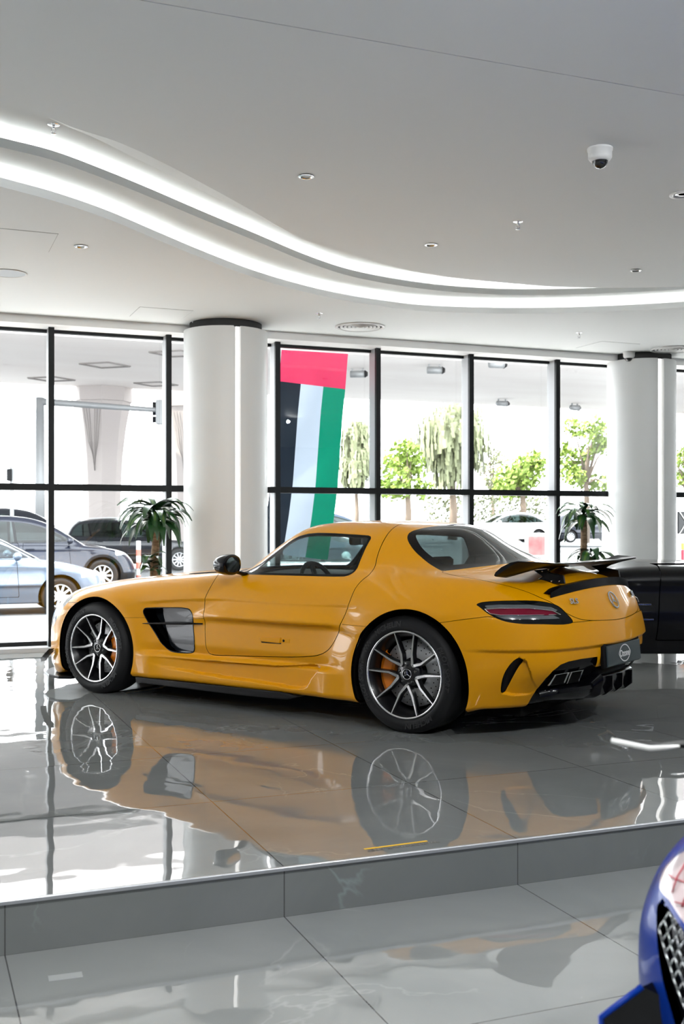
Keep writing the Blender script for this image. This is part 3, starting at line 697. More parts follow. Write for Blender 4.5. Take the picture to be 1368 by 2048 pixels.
    for y in ys:
        e = .13 * (abs(y) / .66) ** 2.5; m_ = sstep(.27, .24, abs(y)); en = .05 * sstep(.60, .66, abs(y))
        rows.append([(x + e + en - (.045 * m_ if x < -.85 else 0), y, z + (.05 * m_ if (z > .25 and x < -.7) else 0) + (.02 * sstep(.3, .6, abs(y)) if z < .25 else 0) + en * (.5 if z < .25 else -.4)) for x, z in dp])
    w.grid(rows, True, None, True); n = len(dp); w.f += [tuple(range(n))[::-1], tuple(range(44 * n, 45 * n))]; w.sm += [False, False]
    df = w.build('diffuser', M_BLKG, root, 0, 35)
    for y in (-.16, 0, .16):
        MB().prism([(-.75, .16), (-.94, .215), (-.985, .25), (-.985, .33), (-.75, .33)], -.007, .007, Matrix(((1, 0, 0, 0), (0, 0, -1, y), (0, 1, 0, 0), (0, 0, 0, 1)))).build('fin', M_BLKG, df)
    for s in (1, -1):
        for Q in ([(-.850, .668, .318), (-.892, .672, .382), (-.925, .566, .386), (-.885, .540, .316)], [(-.890, .512, .314), (-.930, .535, .386), (-.958, .434, .388), (-.915, .398, .314)]):
            q = smooth_poly([(x + .05, s * y, z) for x, y, z in Q], 3, True, (0, 1, 2, 3)); w = MB(); c = np.mean(q, 0)
            ring = [[tuple(c + (p - c) * k + np.array([dx, 0, 0])) for p in q] for k, dx in ((1.04, .005), (1.06, .0), (1.06, -.004), (.95, -.005), (.94, .0))]
            w.grid(ring, False, None, True); ob = w.build('exhaust_tip', M_CHR, root)
            MB().add([tuple(c + (p - c) * .945 + np.array([.001, 0, 0])) for p in q], [tuple(range(len(q)))]).build('pipe_bore', M_LINER, ob)
    # number plate with the dealer's sign
    PM = Matrix.Translation((-.990, -.005, .455)) @ RZ(-math.pi / 2) @ RX(math.pi / 2 - .08)
    M_PL = mat('slate_plate', (.025, .04, .045), .35)
    pl = MB().box((-.275, -.0625, -.006), (.275, .0625, .004), PM).build('number_plate', M_PL, root, .004)
    MB().box((-.29, -.07, -.04), (.29, .085, -.006), PM).build('plate_recess', M_BLK, pl, .01)
    w = MB(); w.add(*flat_text('Ozone', .058, PM @ TR(.0, -.002, .006), .001, .0008)); n = 40; rows = []
    for k in (1.0, .88):
        r = []
        for i in range(n):
            a = 2 * math.pi * i / n; ca = math.cos(a); y = .053 * (1 - abs(ca) ** 2.2) ** .85 * (1 if math.sin(a) >= 0 else -1)
            r.append((.098 * ca * (1 if k == 1 else .90), y * k, .006))
        rows.append(r)
    w.grid(rows, False, PM, True); w.build('plate_lettering', M_TXT, pl)
    # badges
    EM = Matrix.Translation((-.922, 0, .775)) @ RZ(-math.pi / 2) @ RX(math.pi / 2 - .50)
    star(.058, EM).build('star_badge', M_CHR, boot)
    for txt, y in (('SLS', .475), ('AMG', -.475)):
        xx = -.868 + .0; BM = Matrix.Translation((xx, y, .79)) @ RZ(-math.pi / 2 - (.42 if y > 0 else -.42)) @ RX(math.pi / 2 - .42)
        w = MB(); w.add(*flat_text(txt, .046, BM, .012, .0012)); w.build('badge_lettering', M_CHR, boot)
    # carbon wing on two posts
    rows = []; ny = 41
    for i in range(ny):
        y = -.775 + 1.55 * i / (ny - 1); a = abs(y) / .775; tip = max(0., (a - .86) / .14)
        tw = sstep(.50, .86, a); xl = -.535 + .03 * tw; ch = .265 + .055 * tw - .17 * tip ** 2.2; z0 = .972 - .040 * tw + .012 * tip; rs = .038 + .048 * tw
        sec = [(0, 0), (.06, .10 * rs + .010), (.3, .42 * rs + .012), (.7, .80 * rs + .008), (1, rs), (1, rs - .006), (.7, .74 * rs - .006), (.3, .34 * rs - .012), (.06, .02 * rs - .008)]
        rows.append([(xl - ch * u, y, z0 + (w_ * 1.0)) for u, w_ in sec])
    w = MB(); w.grid(rows, True, None, True); n = len(rows[0]); w.f += [tuple(range(n))[::-1], tuple(range((ny - 1) * n, ny * n))]; w.sm += [False, False]
    wing = w.build('rear_wing', M_CARB, root, 0, 40)
    for s in (1, -1):
        pm = Matrix(((1, 0, 0, 0), (0, 0, -1, s * .44), (0, 1, 0, 0), (0, 0, 0, 1)))
        MB().prism([(-.58, .885), (-.80, .89), (-.79, .94), (-.70, .955), (-.755, .985), (-.60, .965), (-.66, .93)], -.012, .012, pm).build('wing_post', M_BLKG, root, .004)
        for bx, bz in ((-.70, .972), (-.66, .962), (-.72, .905), (-.77, .905)):
            MB().ball((bx, s * .455, bz), .006, 8, 6).build('bolt', M_CHR, wing)
    rows = []
    for i in range(31):
        y = -.62 + 1.24 * i / 30; e = .17 * (abs(y) / .85) ** 2; tp = min(1, (0.62 - abs(y)) / .10 + .02); x0 = -.866 + e
        rows.append([(x0 + .11 * tp + .02, y, .886 - .05 * (y / .62) ** 2), (x0 + .05, y, .889 + .018 * tp - .05 * (y / .62) ** 2), (x0 - .012, y, .893 + .020 * tp - .05 * (y / .62) ** 2), (x0 - .014, y, .865 - .05 * (y / .62) ** 2), (x0 + .03, y, .85 - .05 * (y / .62) ** 2)])
    MB().grid(rows, True, None, True).build('boot_spoiler_lip', M_CARB, boot, 0, 35)
    # door handles and mirrors
    for k, d in enumerate(drs):
        s = 1 - 2 * k
        h_ = MB().prism([(.965, .470), (1.125, .474), (1.135, .502), (.955, .510)][::-1], 0, .022, Matrix(((1, 0, 0, 0), (0, 0, s, s * .902), (0, 1, 0, 0), (0, 0, 0, 1)))).build('door_handle', M_YEL, d, .006)
        MB().box((.885, s * .895, .476), (.955, s * .9185, .504)).build('lock_plate', M_YEL, h_, .003)
        MB().box((.955, s * .895, .466), (1.12, s * .9175, .474)).build('handle_gap', M_BLK, h_)
        MB().ball((.935, s * .9185, .49), .009, 10, 6, None, (1, .3, 1)).build('lock', M_BLK, h_)
        w = MB(); c = Vector((1.36, s * 1.0, .975))
        pts = []
        for (xx, sy, sz) in ((.075, .03, .02), (.06, .075, .045), (.03, .10, .062), (-.03, .112, .070), (-.06, .112, .068), (-.066, .10, .058)):
            pts.append([(c.x + xx - .02 * math.cos(t) , c.y + sy * math.cos(t) * 1.0, c.z + sz * (abs(math.sin(t)) ** .75) * (1 if math.sin(t) > 0 else -1)) for t in np.linspace(0, 2 * math.pi, 24, endpoint=False)])
        w.grid(pts, True, None, True); w.f += [tuple(range(24))[::-1], tuple(range(5 * 24, 6 * 24))]; w.sm += [True, False]
        mr = w.build('wing_mirror', M_BLKG, root, 0, 50)
        MB().tube([(1.36, s * .80, .905), (1.36, s * .90, .925), (1.355, s * .96, .935)], [.03, .022, .03], 8, flat=.5).build('mirror_arm', M_BLK, mr)
        g = [tuple(np.array(p) * [1, 1, 1] + np.array([-.002, 0, 0])) for p in pts[-1]]
        MB().add([tuple(np.array([c.x, c.y, c.z]) + (np.array(p) - np.array([c.x, c.y, c.z])) * [1, .9, .9]) for p in g], [tuple(range(24))]).build('mirror_glass', M_CHR, mr)
    # wheels
    for ax, y, R, rr, ph in ((2.68, .955, .337, .252, 90), (0, .96, .351, .2655, 54)):
        for s in (1, -1):
            make_wheel(root, ax, s * y, R, rr, ph, s, .26 if ax > 1 else .30)
    # cabin
    cab = MB().box((.0, -.62, .25), (1.5, .62, .32)); cab.box((-.25, -.55, .5), (.12, .55, .92)); cab.build('cabin_floor', M_SEAT, root)
    w = MB(); w.grid([[(x, y, z - .05 * abs(y)) for y in np.linspace(-.72, .72, 9)] for x, z in ((1.66, .90), (1.45, .915), (1.25, .90), (1.16, .84), (1.14, .6), (1.3, .4))]); w.build('dashboard', M_SEAT, root)
    SW = Matrix.Translation((1.06, .36, .80)) @ RY(-math.radians(68))
    w = MB(); w.lathe([(.185 + .016 * math.cos(t), .016 * math.sin(t)) for t in np.linspace(0, 2 * math.pi, 10)], 32, SW)
    sw = w.build('steering_wheel', M_SEAT, root)
    w = MB(); w.lathe([(.001, .02), (.05, .02), (.06, -.02), (.02, -.2)], 16, SW)
    for a in (0, math.pi, -math.pi / 2): w.box((.03, -.018, -.01), (.18, .018, .008), SW @ RZ(a))
    w.build('wheel_hub', M_SEAT, sw)
    for s in (1, -1):
        w = MB(); w.box((.42, s * .36 - .24, .32), (.95, s * .36 + .24, .46)); st = w.build('seat', M_SEAT, root, .04)
        w = MB(); w.prism([(.47, .42), (.33, .42), (.13, .90), (.10, 1.02), (.16, 1.04), (.24, .93)], -.22, .22, Matrix(((1, 0, 0, 0), (0, 0, -1, s * .36), (0, 1, 0, 0), (0, 0, 0, 1)))); w.build('backrest', M_SEAT, st, .03)
    w = MB(); w.prism(smooth_poly([(-.13, -.03), (-.12, .035), (0, .04), (.12, .035), (.13, -.03), (0, -.04)], 4), -.012, .012, Matrix.Translation((.98, 0, 1.135)) @ RZ(-math.pi / 2 + .2) @ RX(math.pi / 2)); im = w.build('rear_view_mirror', M_BLK, root)
    MB().tube([(1.0, 0, 1.15), (1.06, 0, 1.20)], .012).build('mirror_stalk', M_BLK, im)
    return root

def star(R, M, ring=.09, z=.004):
    """three-pointed star in a ring, in the x-y plane of M"""
    w = MB(); r = R * ring
    w.lathe([(R - r + r * math.cos(t), z + r * math.sin(t)) for t in np.linspace(0, 2 * math.pi, 8)], 36, M)
    for k in range(3):
        a = math.radians(90 + 120 * k); d = Vector((math.cos(a), math.sin(a), 0)); p = Vector((-d.y, d.x, 0)); e = Vector((math.cos(a + math.pi / 3), math.sin(a + math.pi / 3), 0)) * R * .13; g = Vector((math.cos(a - math.pi / 3), math.sin(a - math.pi / 3), 0)) * R * .13
        up = Vector((0, 0, z + R * .09)); lo = Vector((0, 0, z - R * .02))
        w.add([up, e + lo, d * R * .95 + lo, g + lo, lo], [(0, 2, 1), (0, 3, 2), (4, 1, 2), (4, 2, 3)], False, M)
    return w

def make_wheel(root, ax, y, R, rr, ph, s, width):
    """wheel in its own frame: z outwards, x towards the car's tail when seen from outside"""
    M = Matrix.Translation((ax, y, R - .004)) @ (RZ(math.pi) @ RX(math.pi / 2) if s > 0 else RX(math.pi / 2))
    w = MB(); wd = width
    prof = [(rr - .006, -wd), (rr + .03, -wd - .008), (R - .03, -wd), (R - .006, -wd + .03), (R, -wd + .06), (R, -wd / 2), (R, -.05), (R - .007, -.026), (R - .03, -.004), (R - .05, .003), (rr + .012, .004), (rr + .002, -.004), (rr - .004, -.014)]
    w.lathe(prof, 72, M); w.cur = 1
    a0 = math.radians(112) if ph == 54 else math.radians(128); rm = rr + .036 if R > .34 else rr + .034
    sz = .044 if R > .34 else .042
    for txt, ang in (('MICHELIN', a0), ('MICHELIN', a0 + math.pi), ('PILOT SPORT', a0 - 1.75), ('PILOT SPORT', a0 - 1.75 + math.pi)):
        def bend(p):
            a = ang - p.x / rm; r_ = rm + p.y; return M @ Vector((r_ * math.cos(a), r_ * math.sin(a), .0035 + p.z))
        w.add(*flat_text(txt, sz, bend, .003, .001, .2))
    for k in range(7):
        for q in (0, 1):
            if (k + q) % 2 == 0:
                a = a0 + .52 + .035 * k; r0 = rm - .014 + .014 * q
                w.add([M @ Vector((r_ * math.cos(b), r_ * math.sin(b), .0045)) for r_, b in ((r0, a), (r0 + .013, a), (r0 + .013, a + .034), (r0, a + .034))], [(0, 1, 2, 3)])
    ty = w.build('tyre', [M_RUB, M_RUBT], root)
    w = MB(); w.lathe([(rr - .004, -.012), (rr - .0, -.002), (rr - .010, .0), (rr - .014, -.006)], 72, M)
    rim = w.build('rim_edge', M_SIL, root)
    w = MB(); w.lathe([(rr - .012, -.004), (rr - .03, -.03), (rr - .045, -.10), (rr - .05, -wd + .02), (rr - .01, -wd)], 72, M); w.build('rim_barrel', M_RIMB, rim)
    hb = -.048                                            # how deep the hub sits behind the rim edge
    blk = MB(); sil = MB()
    for k in range(5):
        a = math.radians(ph + 72 * k); A = M @ RZ(a)
        vx = .070                                         # vertex of the V, out from the hub
        for e in (1, -1):
            # arm: from the vertex to a knee, then out to the rim
            p0 = (vx, e * .006); p1 = (.125, e * .050 * 1.0) if e > 0 else (.115, e * .030); tip = math.radians(20.5)
            p2 = ((rr - .012) * math.cos(tip), e * (rr - .012) * math.sin(tip))
            P = [Vector((vx - .008, 0, 0)), Vector((*p0, 0)), Vector((p1[0], e * .042, 0)), Vector((p2[0], p2[1], 0))]
            Wd = [.012, .017, .0125, .0062]; Z = [hb + .004, hb + .004, hb + .014, -.010]
            for mb, grow, z0, dz in ((sil, 0, 0, .003), (blk, .0035, -.002, -.03)):
                vs = []
                for i, p in enumerate(P):
                    d = (P[min(i + 1, 3)] - P[max(i - 1, 0)]).normalized(); q = Vector((-d.y, d.x, 0)); hw = Wd[i] / 2 + grow
                    for sg in (1, -1):
                        vs.append(p + q * hw * sg + Vector((0, 0, Z[i] + z0))); vs.append(p + q * (hw + (.004 if grow else 0)) * sg + Vector((0, 0, Z[i] + z0 + dz if not grow else Z[i] + dz)))
                fs = []
                for i in range(3):
                    b = 4 * i
                    fs += [(b, b + 4, b + 6, b + 2), (b, b + 1, b + 5, b + 4), (b + 2, b + 6, b + 7, b + 3), (b + 1, b + 3, b + 7, b + 5)]
                fs += [(0, 2, 3, 1), (12, 13, 15, 14)]
                mb.add(vs, fs, False, A)
    sp = blk.build('spokes', M_RIMB, rim); sil.build('machined_spoke_face', M_SIL, sp)
    w = MB(); w.lathe([(.034, hb + .004), (.075, hb - .004), (.088, hb - .02), (.08, hb - .05)], 40, M)
    for k in range(5):
        a = math.radians(ph + 36 + 72 * k); w.lathe([(.0005, hb + .003), (.009, hb + .003), (.011, hb - .01)], 10, M @ TR(.056 * math.cos(a), .056 * math.sin(a), 0))
    hub = w.build('wheel_hub', M_RIMB, rim)
    w = MB(); w.lathe([(.0005, hb + .006), (.030, hb + .006), (.034, hb + .0)], 32, M); cp = w.build('centre_cap', M_BLKG, hub)
    star(.032, M @ TR(0, 0, hb + .006), .06, .002).build('star_badge', M_SIL, cp)
    w = MB(); dr = rr - .062; w.lathe([(.09, -.125), (dr, -.125), (dr, -.155), (.09, -.155)], 56, M)
    w.cur = 1
    for k in range(24):
        for j in range(3):
            a = 2 * math.pi * (k + j * .33) / 24; w.lathe([(.0004, -.1245), (.0042, -.1245)], 7, M @ TR((dr - .015 - .022 * j) * math.cos(a), (dr - .015 - .022 * j) * math.sin(a), 0))
    dk = w.build('brake_disc', [M_DISC, M_BLK], root)
    w = MB(); w.lathe([(.0005, -.10), (.085, -.10), (.095, -.13)], 32, M); w.build('disc_bell', M_BLK, dk)
    ca = 0 if ph == 90 else math.pi; rows = []
    ca = ca - .03
    for r_, z in ((dr - .085, -.15), (dr - .085, -.09), (dr - .07, -.078), (dr - .01, -.078), (dr + .016, -.09), (dr + .018, -.17)):
        rows.append([(r_ * math.cos(t), r_ * math.sin(t), z) for t in np.linspace(ca - .60, ca + .60, 14)])
    w = MB(); w.grid(rows, False, M); cl = w.build('brake_caliper', M_CAL, root, .004)
    for t in (-.30, 0., .30):
        MB().tube([M @ Vector(((dr - .07) * math.cos(ca + t), (dr - .07) * math.sin(ca + t), -.086)), M @ Vector(((dr + .012) * math.cos(ca + t), (dr + .012) * math.sin(ca + t), -.094))], .0035, 6).build('caliper_groove', M_BLK, cl)
sls = make_gullwing()
PSI = math.radians(35.15); OUT = (-math.sin(PSI), -math.cos(PSI)); FWD = (-math.cos(PSI), math.sin(PSI))
sls.location = (.3662 - OUT[0] * .955, 6.545 - OUT[1] * .955, 0)
sls.rotation_euler = (0, 0, math.atan2(FWD[1], FWD[0]))
# ------------------------------------------------------------------ the other cars
def gen_car(name, label, cat, paint_m, P, h=.034, lights='front', glass_m=None, group=None, roof_m=None, wheel='multi'):
    """an ordinary car: x forwards, origin on the ground under the rear axle"""
    wb, fo, ro, wd, tr = P['wb'], P['fo'], P['ro'], P['w'] / 2, P['tr']
    top, roof, belt = Spl(P['top']), Spl(P['roof']), P['belt']
    gc = P['ground']; ar = tr + .055; tp, npf = Spl(P.get('tailp', [(.2, .12), (.4, .02), (.6, 0), (.8, .03), (1.0, .1)])), Spl(P.get('nosep', [(.2, .03), (.45, 0), (.65, .05), (.8, .13), (1.0, .25)]))
    tail_x, nose_x = -ro, wb + fo; in_ = P.get('tumble', .42); c0, c1 = P['cab']
    A = [(wb, tr), (0, tr)]
    def F(x, y, z):
        y = np.abs(y)
        Y = wd - .05 * ((x - wb / 2) / (.5 * (wb + fo + ro))) ** 4 - .035 * np.clip((z - belt + .16) / .2, 0, 2) ** 2 - .05 * sstep(.42, .2, z) - .012 * sstep(belt - .12, belt - .16, z) * sstep(.45, .7, z)
        for ax, az in A:
            r = np.hypot(x - ax, z - az); Y = Y + .018 * np.where(r < ar, 1, gauss(r, ar, .1))
        b = smax(y - Y, x - (nose_x - .22 * (y / wd) ** 2 - npf(z)), .34)
        b = smax(b, -(x - (tail_x + .12 * (y / wd) ** 2 + tp(z))), .28)
        b = smax(b, z - (top(x) - .035 * (y / wd) ** 2), .12)
        b = smax(b, gc - z, .04)
        xr = x + .12 * y * y * np.where(x > (c0 + c1) / 2, 1, -1)
        g = smax((z - (roof(xr) - .05 * y * y)) * .85, (y - (wd - .10 - (z - belt) * in_ - .25 * np.maximum(z - belt - .1, 0) ** 2)) * .9, .14)
        g = smax(smax(g, gc + .3 - z, .05), np.maximum(c0 - .3 - x, x - c1 - .3), .1)
        return smin(b, g, .05)
    root = thing(name, label, cat, group=group)
    S = body_skin(F, (tail_x - .1, -h * 2, gc - .12), (nose_x + .1, wd + .12, P['H'] + .1), h)
    g = lambda s: np.maximum(np.minimum(*[np.hypot(s.V[:, 0] - a, s.V[:, 2] - b) - ar for a, b in A]), wd - .42 - s.V[:, 1])
    S = S.cut(g(S), 1)
    gm = glass_m or M_TINTD
    roofz = lambda s: roof(s.V[:, 0]) - .085
    sidew = lambda s: np.maximum(np.maximum(sdpoly(s.V[:, 0], s.V[:, 2], P['win']), .35 - s.V[:, 1]), -s.V[:, 1] + .3)
    W = S.cut(sidew(S)); S = S.cut(sidew(S), 1)
    pil = lambda s: np.min([np.abs(s.V[:, 0] - q + .10 * (s.V[:, 2] - belt)) for q in P['pil']], 0) - .03
    for k in (0, 1):
        q = W.cut(pil(W), 1); o = (q.mirror() if k else q).mesh('side_window', gm, root)
        for x_ in P['pil']:
            q = W.cut(np.abs(W.V[:, 0] - x_ + .10 * (W.V[:, 2] - belt)) - .03); (q.mirror() if k else q).mesh('window_pillar', M_BLKG, root)
    wy = lambda s: wd - .17 - (s.V[:, 2] - belt) * in_ - .25 * np.maximum(s.V[:, 2] - belt - .1, 0) ** 2 - s.V[:, 1]
    ws = lambda s: np.maximum(np.maximum(np.maximum(P['ws'] - s.V[:, 0], belt + .03 - s.V[:, 2]), s.V[:, 2] - P['H'] + .075), -wy(s))
    rw = lambda s: np.maximum(np.maximum(np.maximum(s.V[:, 0] - P['rw'], belt + .06 - s.V[:, 2]), s.V[:, 2] - P['H'] + .08), -wy(s))
    for fn, nm in ((ws, 'windshield'), (rw, 'rear_window')):
        W = S.cut(fn(S)); S = S.cut(fn(S), 1)
        if len(W.T): W.both().mesh(nm, gm, root)
    # lamps
    for nm, key, m, sg in (('headlight', 'head', M_LAMPW, 1), ('tail_light', 'tail', M_LAMPR, -1)):
        if key in P:
            z0, z1, x0, y0 = P[key]
            fn = lambda s: np.maximum(np.maximum(np.maximum(z0 - s.V[:, 2] - (.10 * (x0 - s.V[:, 0]) if sg > 0 else 0), s.V[:, 2] - z1), sg * (x0 - s.V[:, 0])), y0 - s.V[:, 1])
            W = S.cut(fn(S)); S = S.cut(fn(S), 1)
            if len(W.T): W.mesh(nm, m, root); W.mirror().mesh(nm, m, root)
    gr = P.get('grille')
    if gr:
        fn = lambda s: np.maximum(np.maximum(np.maximum(gr[0] - s.V[:, 2], s.V[:, 2] - gr[1]), s.V[:, 1] - gr[2]), nose_x - .5 - s.V[:, 0])
        W = S.cut(fn(S)); S = S.cut(fn(S), 1); W.off(-.01).both().mesh('grille', M_BLK, root)
    if P.get('clad'):
        fn = lambda s: np.maximum(np.minimum(s.V[:, 2] - P['clad'], np.minimum(*[np.hypot(s.V[:, 0] - a, s.V[:, 2] - b) - ar - .06 for a, b in A])), .5 - s.V[:, 1])
        W = S.cut(fn(S)); S = S.cut(fn(S), 1)
        if len(W.T): W.both().mesh('cladding', M_BLK, root)
    if roof_m:
        fn = lambda s: P['H'] - .16 - s.V[:, 2]
        W = S.cut(fn(S)); S = S.cut(fn(S), 1); W.both().mesh('roof', roof_m, root)
    # doors with shut lines
    for x0, x1 in P.get('doors', []):
        fn = lambda s: np.maximum(np.maximum(np.maximum(x0 + .10 * (s.V[:, 2] - .6) - s.V[:, 0], s.V[:, 0] - x1 + .06 * (s.V[:, 2] - .6)), np.maximum(gc + .12 - s.V[:, 2], s.V[:, 2] - belt - .02)), .4 - s.V[:, 1])
        D = S.cut(fn(S) + .004); S = S.cut(fn(S) - .004, 1)
        for k in (0, 1):
            d = (D.mirror() if k else D).mesh('door', paint_m, root); sgn = 1 - 2 * k
            MB().box((x0 + .10, sgn * (wd - .03), belt - .13), (x0 + .29, sgn * (wd + .012), belt - .10)).build('door_handle', P.get('hm', paint_m), d, .008)
    S.both().mesh('body', paint_m, root)
    MB().box((tail_x + .25, -wd + .3, gc + .02), (nose_x - .3, wd - .3, gc + .12)).box((-.2, -wd + .22, gc + .05), (wb - .5, wd - .22, belt - .1)).build('cabin_floor', M_LINER, root)
    for ax, az in A:
        for s in (1, -1):
            w = MB(); a = np.radians(np.linspace(-20, 200, 26))
            w.grid([[(ax + (ar + .003) * math.cos(t), s * y, az + (ar + .003) * math.sin(t)) for t in a] for y in (wd - .02, wd - .2, wd - .42)])
            w.grid([[(ax + k * ar * math.cos(t), s * (wd - .42), az + k * ar * math.sin(t)) for t in a] for k in (1.01, .05)])
            w.build('wheel_well', M_LINER, root)
            M = Matrix.Translation((ax, s * (wd - .005), az - .003)) @ (RZ(math.pi) @ RX(math.pi / 2) if s > 0 else RX(math.pi / 2))
            rr = P.get('rr', tr * .66)
            ty = MB().lathe([(rr - .01, -.2), (tr - .02, -.21), (tr, -.18), (tr, -.03), (tr - .02, -.004), (tr - .05, .004), (rr, .0), (rr - .006, -.012)], 40, M).build('tyre', M_RUB, root)
            w = MB(); n = P.get('spk', 10); w.lathe([(rr - .003, -.006), (rr - .02, -.004), (rr - .025, -.02)], 40, M); w.lathe([(.0005, -.005), (.07, -.005), (.09, -.025)], 24, M)
            for k in range(n):
                B = M @ RZ(2 * math.pi * k / n); w.add([(.05, -.022, -.02), (.05, .022, -.02), (rr - .012, .026 if n < 9 else .02, -.012), (rr - .012, -.026 if n < 9 else -.02, -.012)], [(0, 3, 2, 1)], False, B)
            w.build('wheel_rim', M_SIL2, root); MB().lathe([(.02, -.05), (rr - .02, -.05)], 24, M).build('brake_shade', M_LINER, ty)
    if P.get('mir'):
        mx = P['mir']
        for s in (1, -1):
            w = MB(); w.ball((mx, s * (wd + .10), belt + .07), .1, 14, 8, None, (.75, 1.1, .72)); w.tube([(mx, s * (wd - .06), belt + .01), (mx, s * (wd + .06), belt + .03)], .03, 8)
            w.build('wing_mirror', P.get('mm', paint_m), root)
    if P.get('rails'):
        for s in (1, -1):
            xs = np.linspace(*P['rails'], 9); yy = wd - .10 - (P['H'] - .06 - belt) * in_ - .02
            MB().tube([(x, s * (yy - .06), float(roof(x)) + (.02 if 0 < i < 8 else -.03)) for i, x in enumerate(xs)], .016, 8).build('roof_rail', M_SIL2, root)
    return root
M_SIL2 = mat('alloy_wheel_silver', (.62, .63, .65), .35, .7)
SEDAN = dict(wb=2.70, fo=.86, ro=1.02, w=1.80, tr=.315, H=1.46, ground=.19, belt=.93, cab=(-.3, 2.15), top=[(-1.1, .88), (-.9, .98), (-.4, .99), (1, .95), (1.9, .95), (2.5, .91), (3.0, .83), (3.4, .70), (3.6, .6)],
             roof=[(-1.0, .86), (-.7, .98), (-.35, 1.16), (0, 1.34), (.4, 1.44), (.9, 1.46), (1.35, 1.42), (1.7, 1.32), (2.05, 1.15), (2.4, .96), (2.6, .84)],
             win=smooth_poly([(-.42, .99), (-.1, 1.17), (.2, 1.31), (.55, 1.37), (.95, 1.375), (1.35, 1.325), (1.7, 1.22), (2.05, 1.06), (2.2, .97), (1.2, .955), (.3, .965)], 3, True, (0, 8)), pil=(.05, .88), ws=1.6, rw=.1,
             head=(.62, .79, 3.05, .42), tail=(.78, .95, -.72, .4), grille=(.36, .6, .5), doors=[(.0, .94), (.96, 2.0)], mir=1.98, spk=10)
SUV = dict(wb=2.82, fo=.90, ro=.98, w=1.92, tr=.37, H=1.74, ground=.24, belt=1.10, cab=(-.7, 2.25), top=[(-1.1, 1.0), (-.8, 1.10), (0, 1.12), (1.2, 1.10), (2.0, 1.09), (2.6, 1.05), (3.1, .98), (3.5, .84), (3.7, .7)],
           roof=[(-1.15, .95), (-.95, 1.15), (-.75, 1.44), (-.55, 1.62), (-.2, 1.70), (.4, 1.74), (.95, 1.73), (1.4, 1.66), (1.75, 1.53), (2.1, 1.34), (2.45, 1.12), (2.65, .98)],
           win=smooth_poly([(-.72, 1.16), (-.62, 1.36), (-.45, 1.52), (.2, 1.60), (.9, 1.60), (1.3, 1.54), (1.65, 1.43), (2.0, 1.26), (2.2, 1.15), (1.0, 1.125)], 3, True, (0, 8)), pil=(-.08, .92), ws=1.65, rw=-.5,
           head=(.82, .98, 3.12, .5), tail=(.9, 1.08, -.80, .5), grille=(.5, .8, .6), clad=.42, doors=[(.0, 1.0), (1.02, 2.1)], mir=2.08, spk=10, tailp=[(.2, .12), (.5, .02), (.7, 0), (.9, .02), (1.1, .06), (1.4, .2)])
HATCH = dict(SEDAN, ro=.78, wb=2.58, H=1.50, roof=[(-.95, .8), (-.8, 1.0), (-.6, 1.25), (-.35, 1.42), (.2, 1.49), (.7, 1.50), (1.1, 1.46), (1.4, 1.36), (1.7, 1.19), (2.0, 1.0), (2.2, .88)], cab=(-.6, 1.75), rw=-.3, tail=(.8, 1.0, -.55, .42))
COUPE = dict(wb=2.75, fo=.92, ro=.98, w=1.90, tr=.335, H=1.30, ground=.15, belt=.88, cab=(-.9, .6), top=[(-1.1, .82), (-.9, .90), (-.4, .92), (.8, .90), (1.6, .915), (2.3, .845), (2.9, .76), (3.4, .64), (3.6, .5)],
             roof=[(-1.3, .85), (-1.1, 1.0), (-.8, 1.17), (-.5, 1.26), (-.1, 1.28), (.2, 1.24), (.5, 1.11), (.8, .95), (1.0, .82)],
             win=smooth_poly([(-1.0, .95), (-.75, 1.12), (-.4, 1.20), (0, 1.20), (.3, 1.11), (.6, .97), (.3, .92), (-.5, .92)], 3, True, (0, 5)), pil=(-.6,), ws=.3, rw=-.65, head=(.55, .70, 3.15, .45), tail=(.66, .8, -.72, .4), grille=(.2, .5, .6), doors=[(.0, 1.55)], spk=10, tumble=.55)
STREET = -.30
def park(o, x, y, yaw, z=STREET): o.location = (x, y, z); o.rotation_euler = (0, 0, yaw); return o
def wheel_at(o, P, u, v, yaw, z, side=-1):
    """stand the car so that its front wheel on the given side shows at photo pixel (u, v)"""
    zc = z + P['tr']; Y = (CAM_Z - zc) * FPX / (v - HORIZON); X = (u - 684) / FPX * Y; wd = P['w'] / 2
    c, s = math.cos(yaw), math.sin(yaw)
    return park(o, X - c * P['wb'] + s * wd * side, Y - s * P['wb'] - c * wd * side, yaw, z)
M_P1 = paint('ice_blue_paint', (.10, .13, .175), .4, .35)
M_P2 = paint('dark_blue_paint', (.010, .013, .024), .2, .3)
M_P3 = paint('graphite_paint', (.008, .010, .015), .2, .3)
M_P4 = paint('white_paint', (.78, .78, .78), 0, .3)
M_P5 = paint('crimson_paint', (.42, .01, .05), .1, .3)
M_P6 = paint('pale_blue_paint', (.09, .12, .17), .3, .3)
M_P7 = paint('black_paint', (.002, .002, .0025), 0, .3); bsdf(M_P7).inputs['Coat Weight'].default_value = .55; bsdf(M_P7).inputs['Specular IOR Level'].default_value = .1
for m in (M_P1, M_P2, M_P3, M_P6): bsdf(m).inputs['Coat Weight'].default_value = .45; bsdf(m).inputs['Specular IOR Level'].default_value = .25
o = gen_car('sedan', 'ice blue sedan nearest the left windows on the street', 'car', M_P1, SEDAN, .03, glass_m=M_TINT); wheel_at(o, SEDAN, 121, 1192, TH, STREET)
o = gen_car('suv', 'dark blue SUV with black wheel arch cladding beside the ice blue sedan', 'car', M_P2, SUV, .034, glass_m=M_TINT); wheel_at(o, SUV, 205, 1151, TH, STREET)
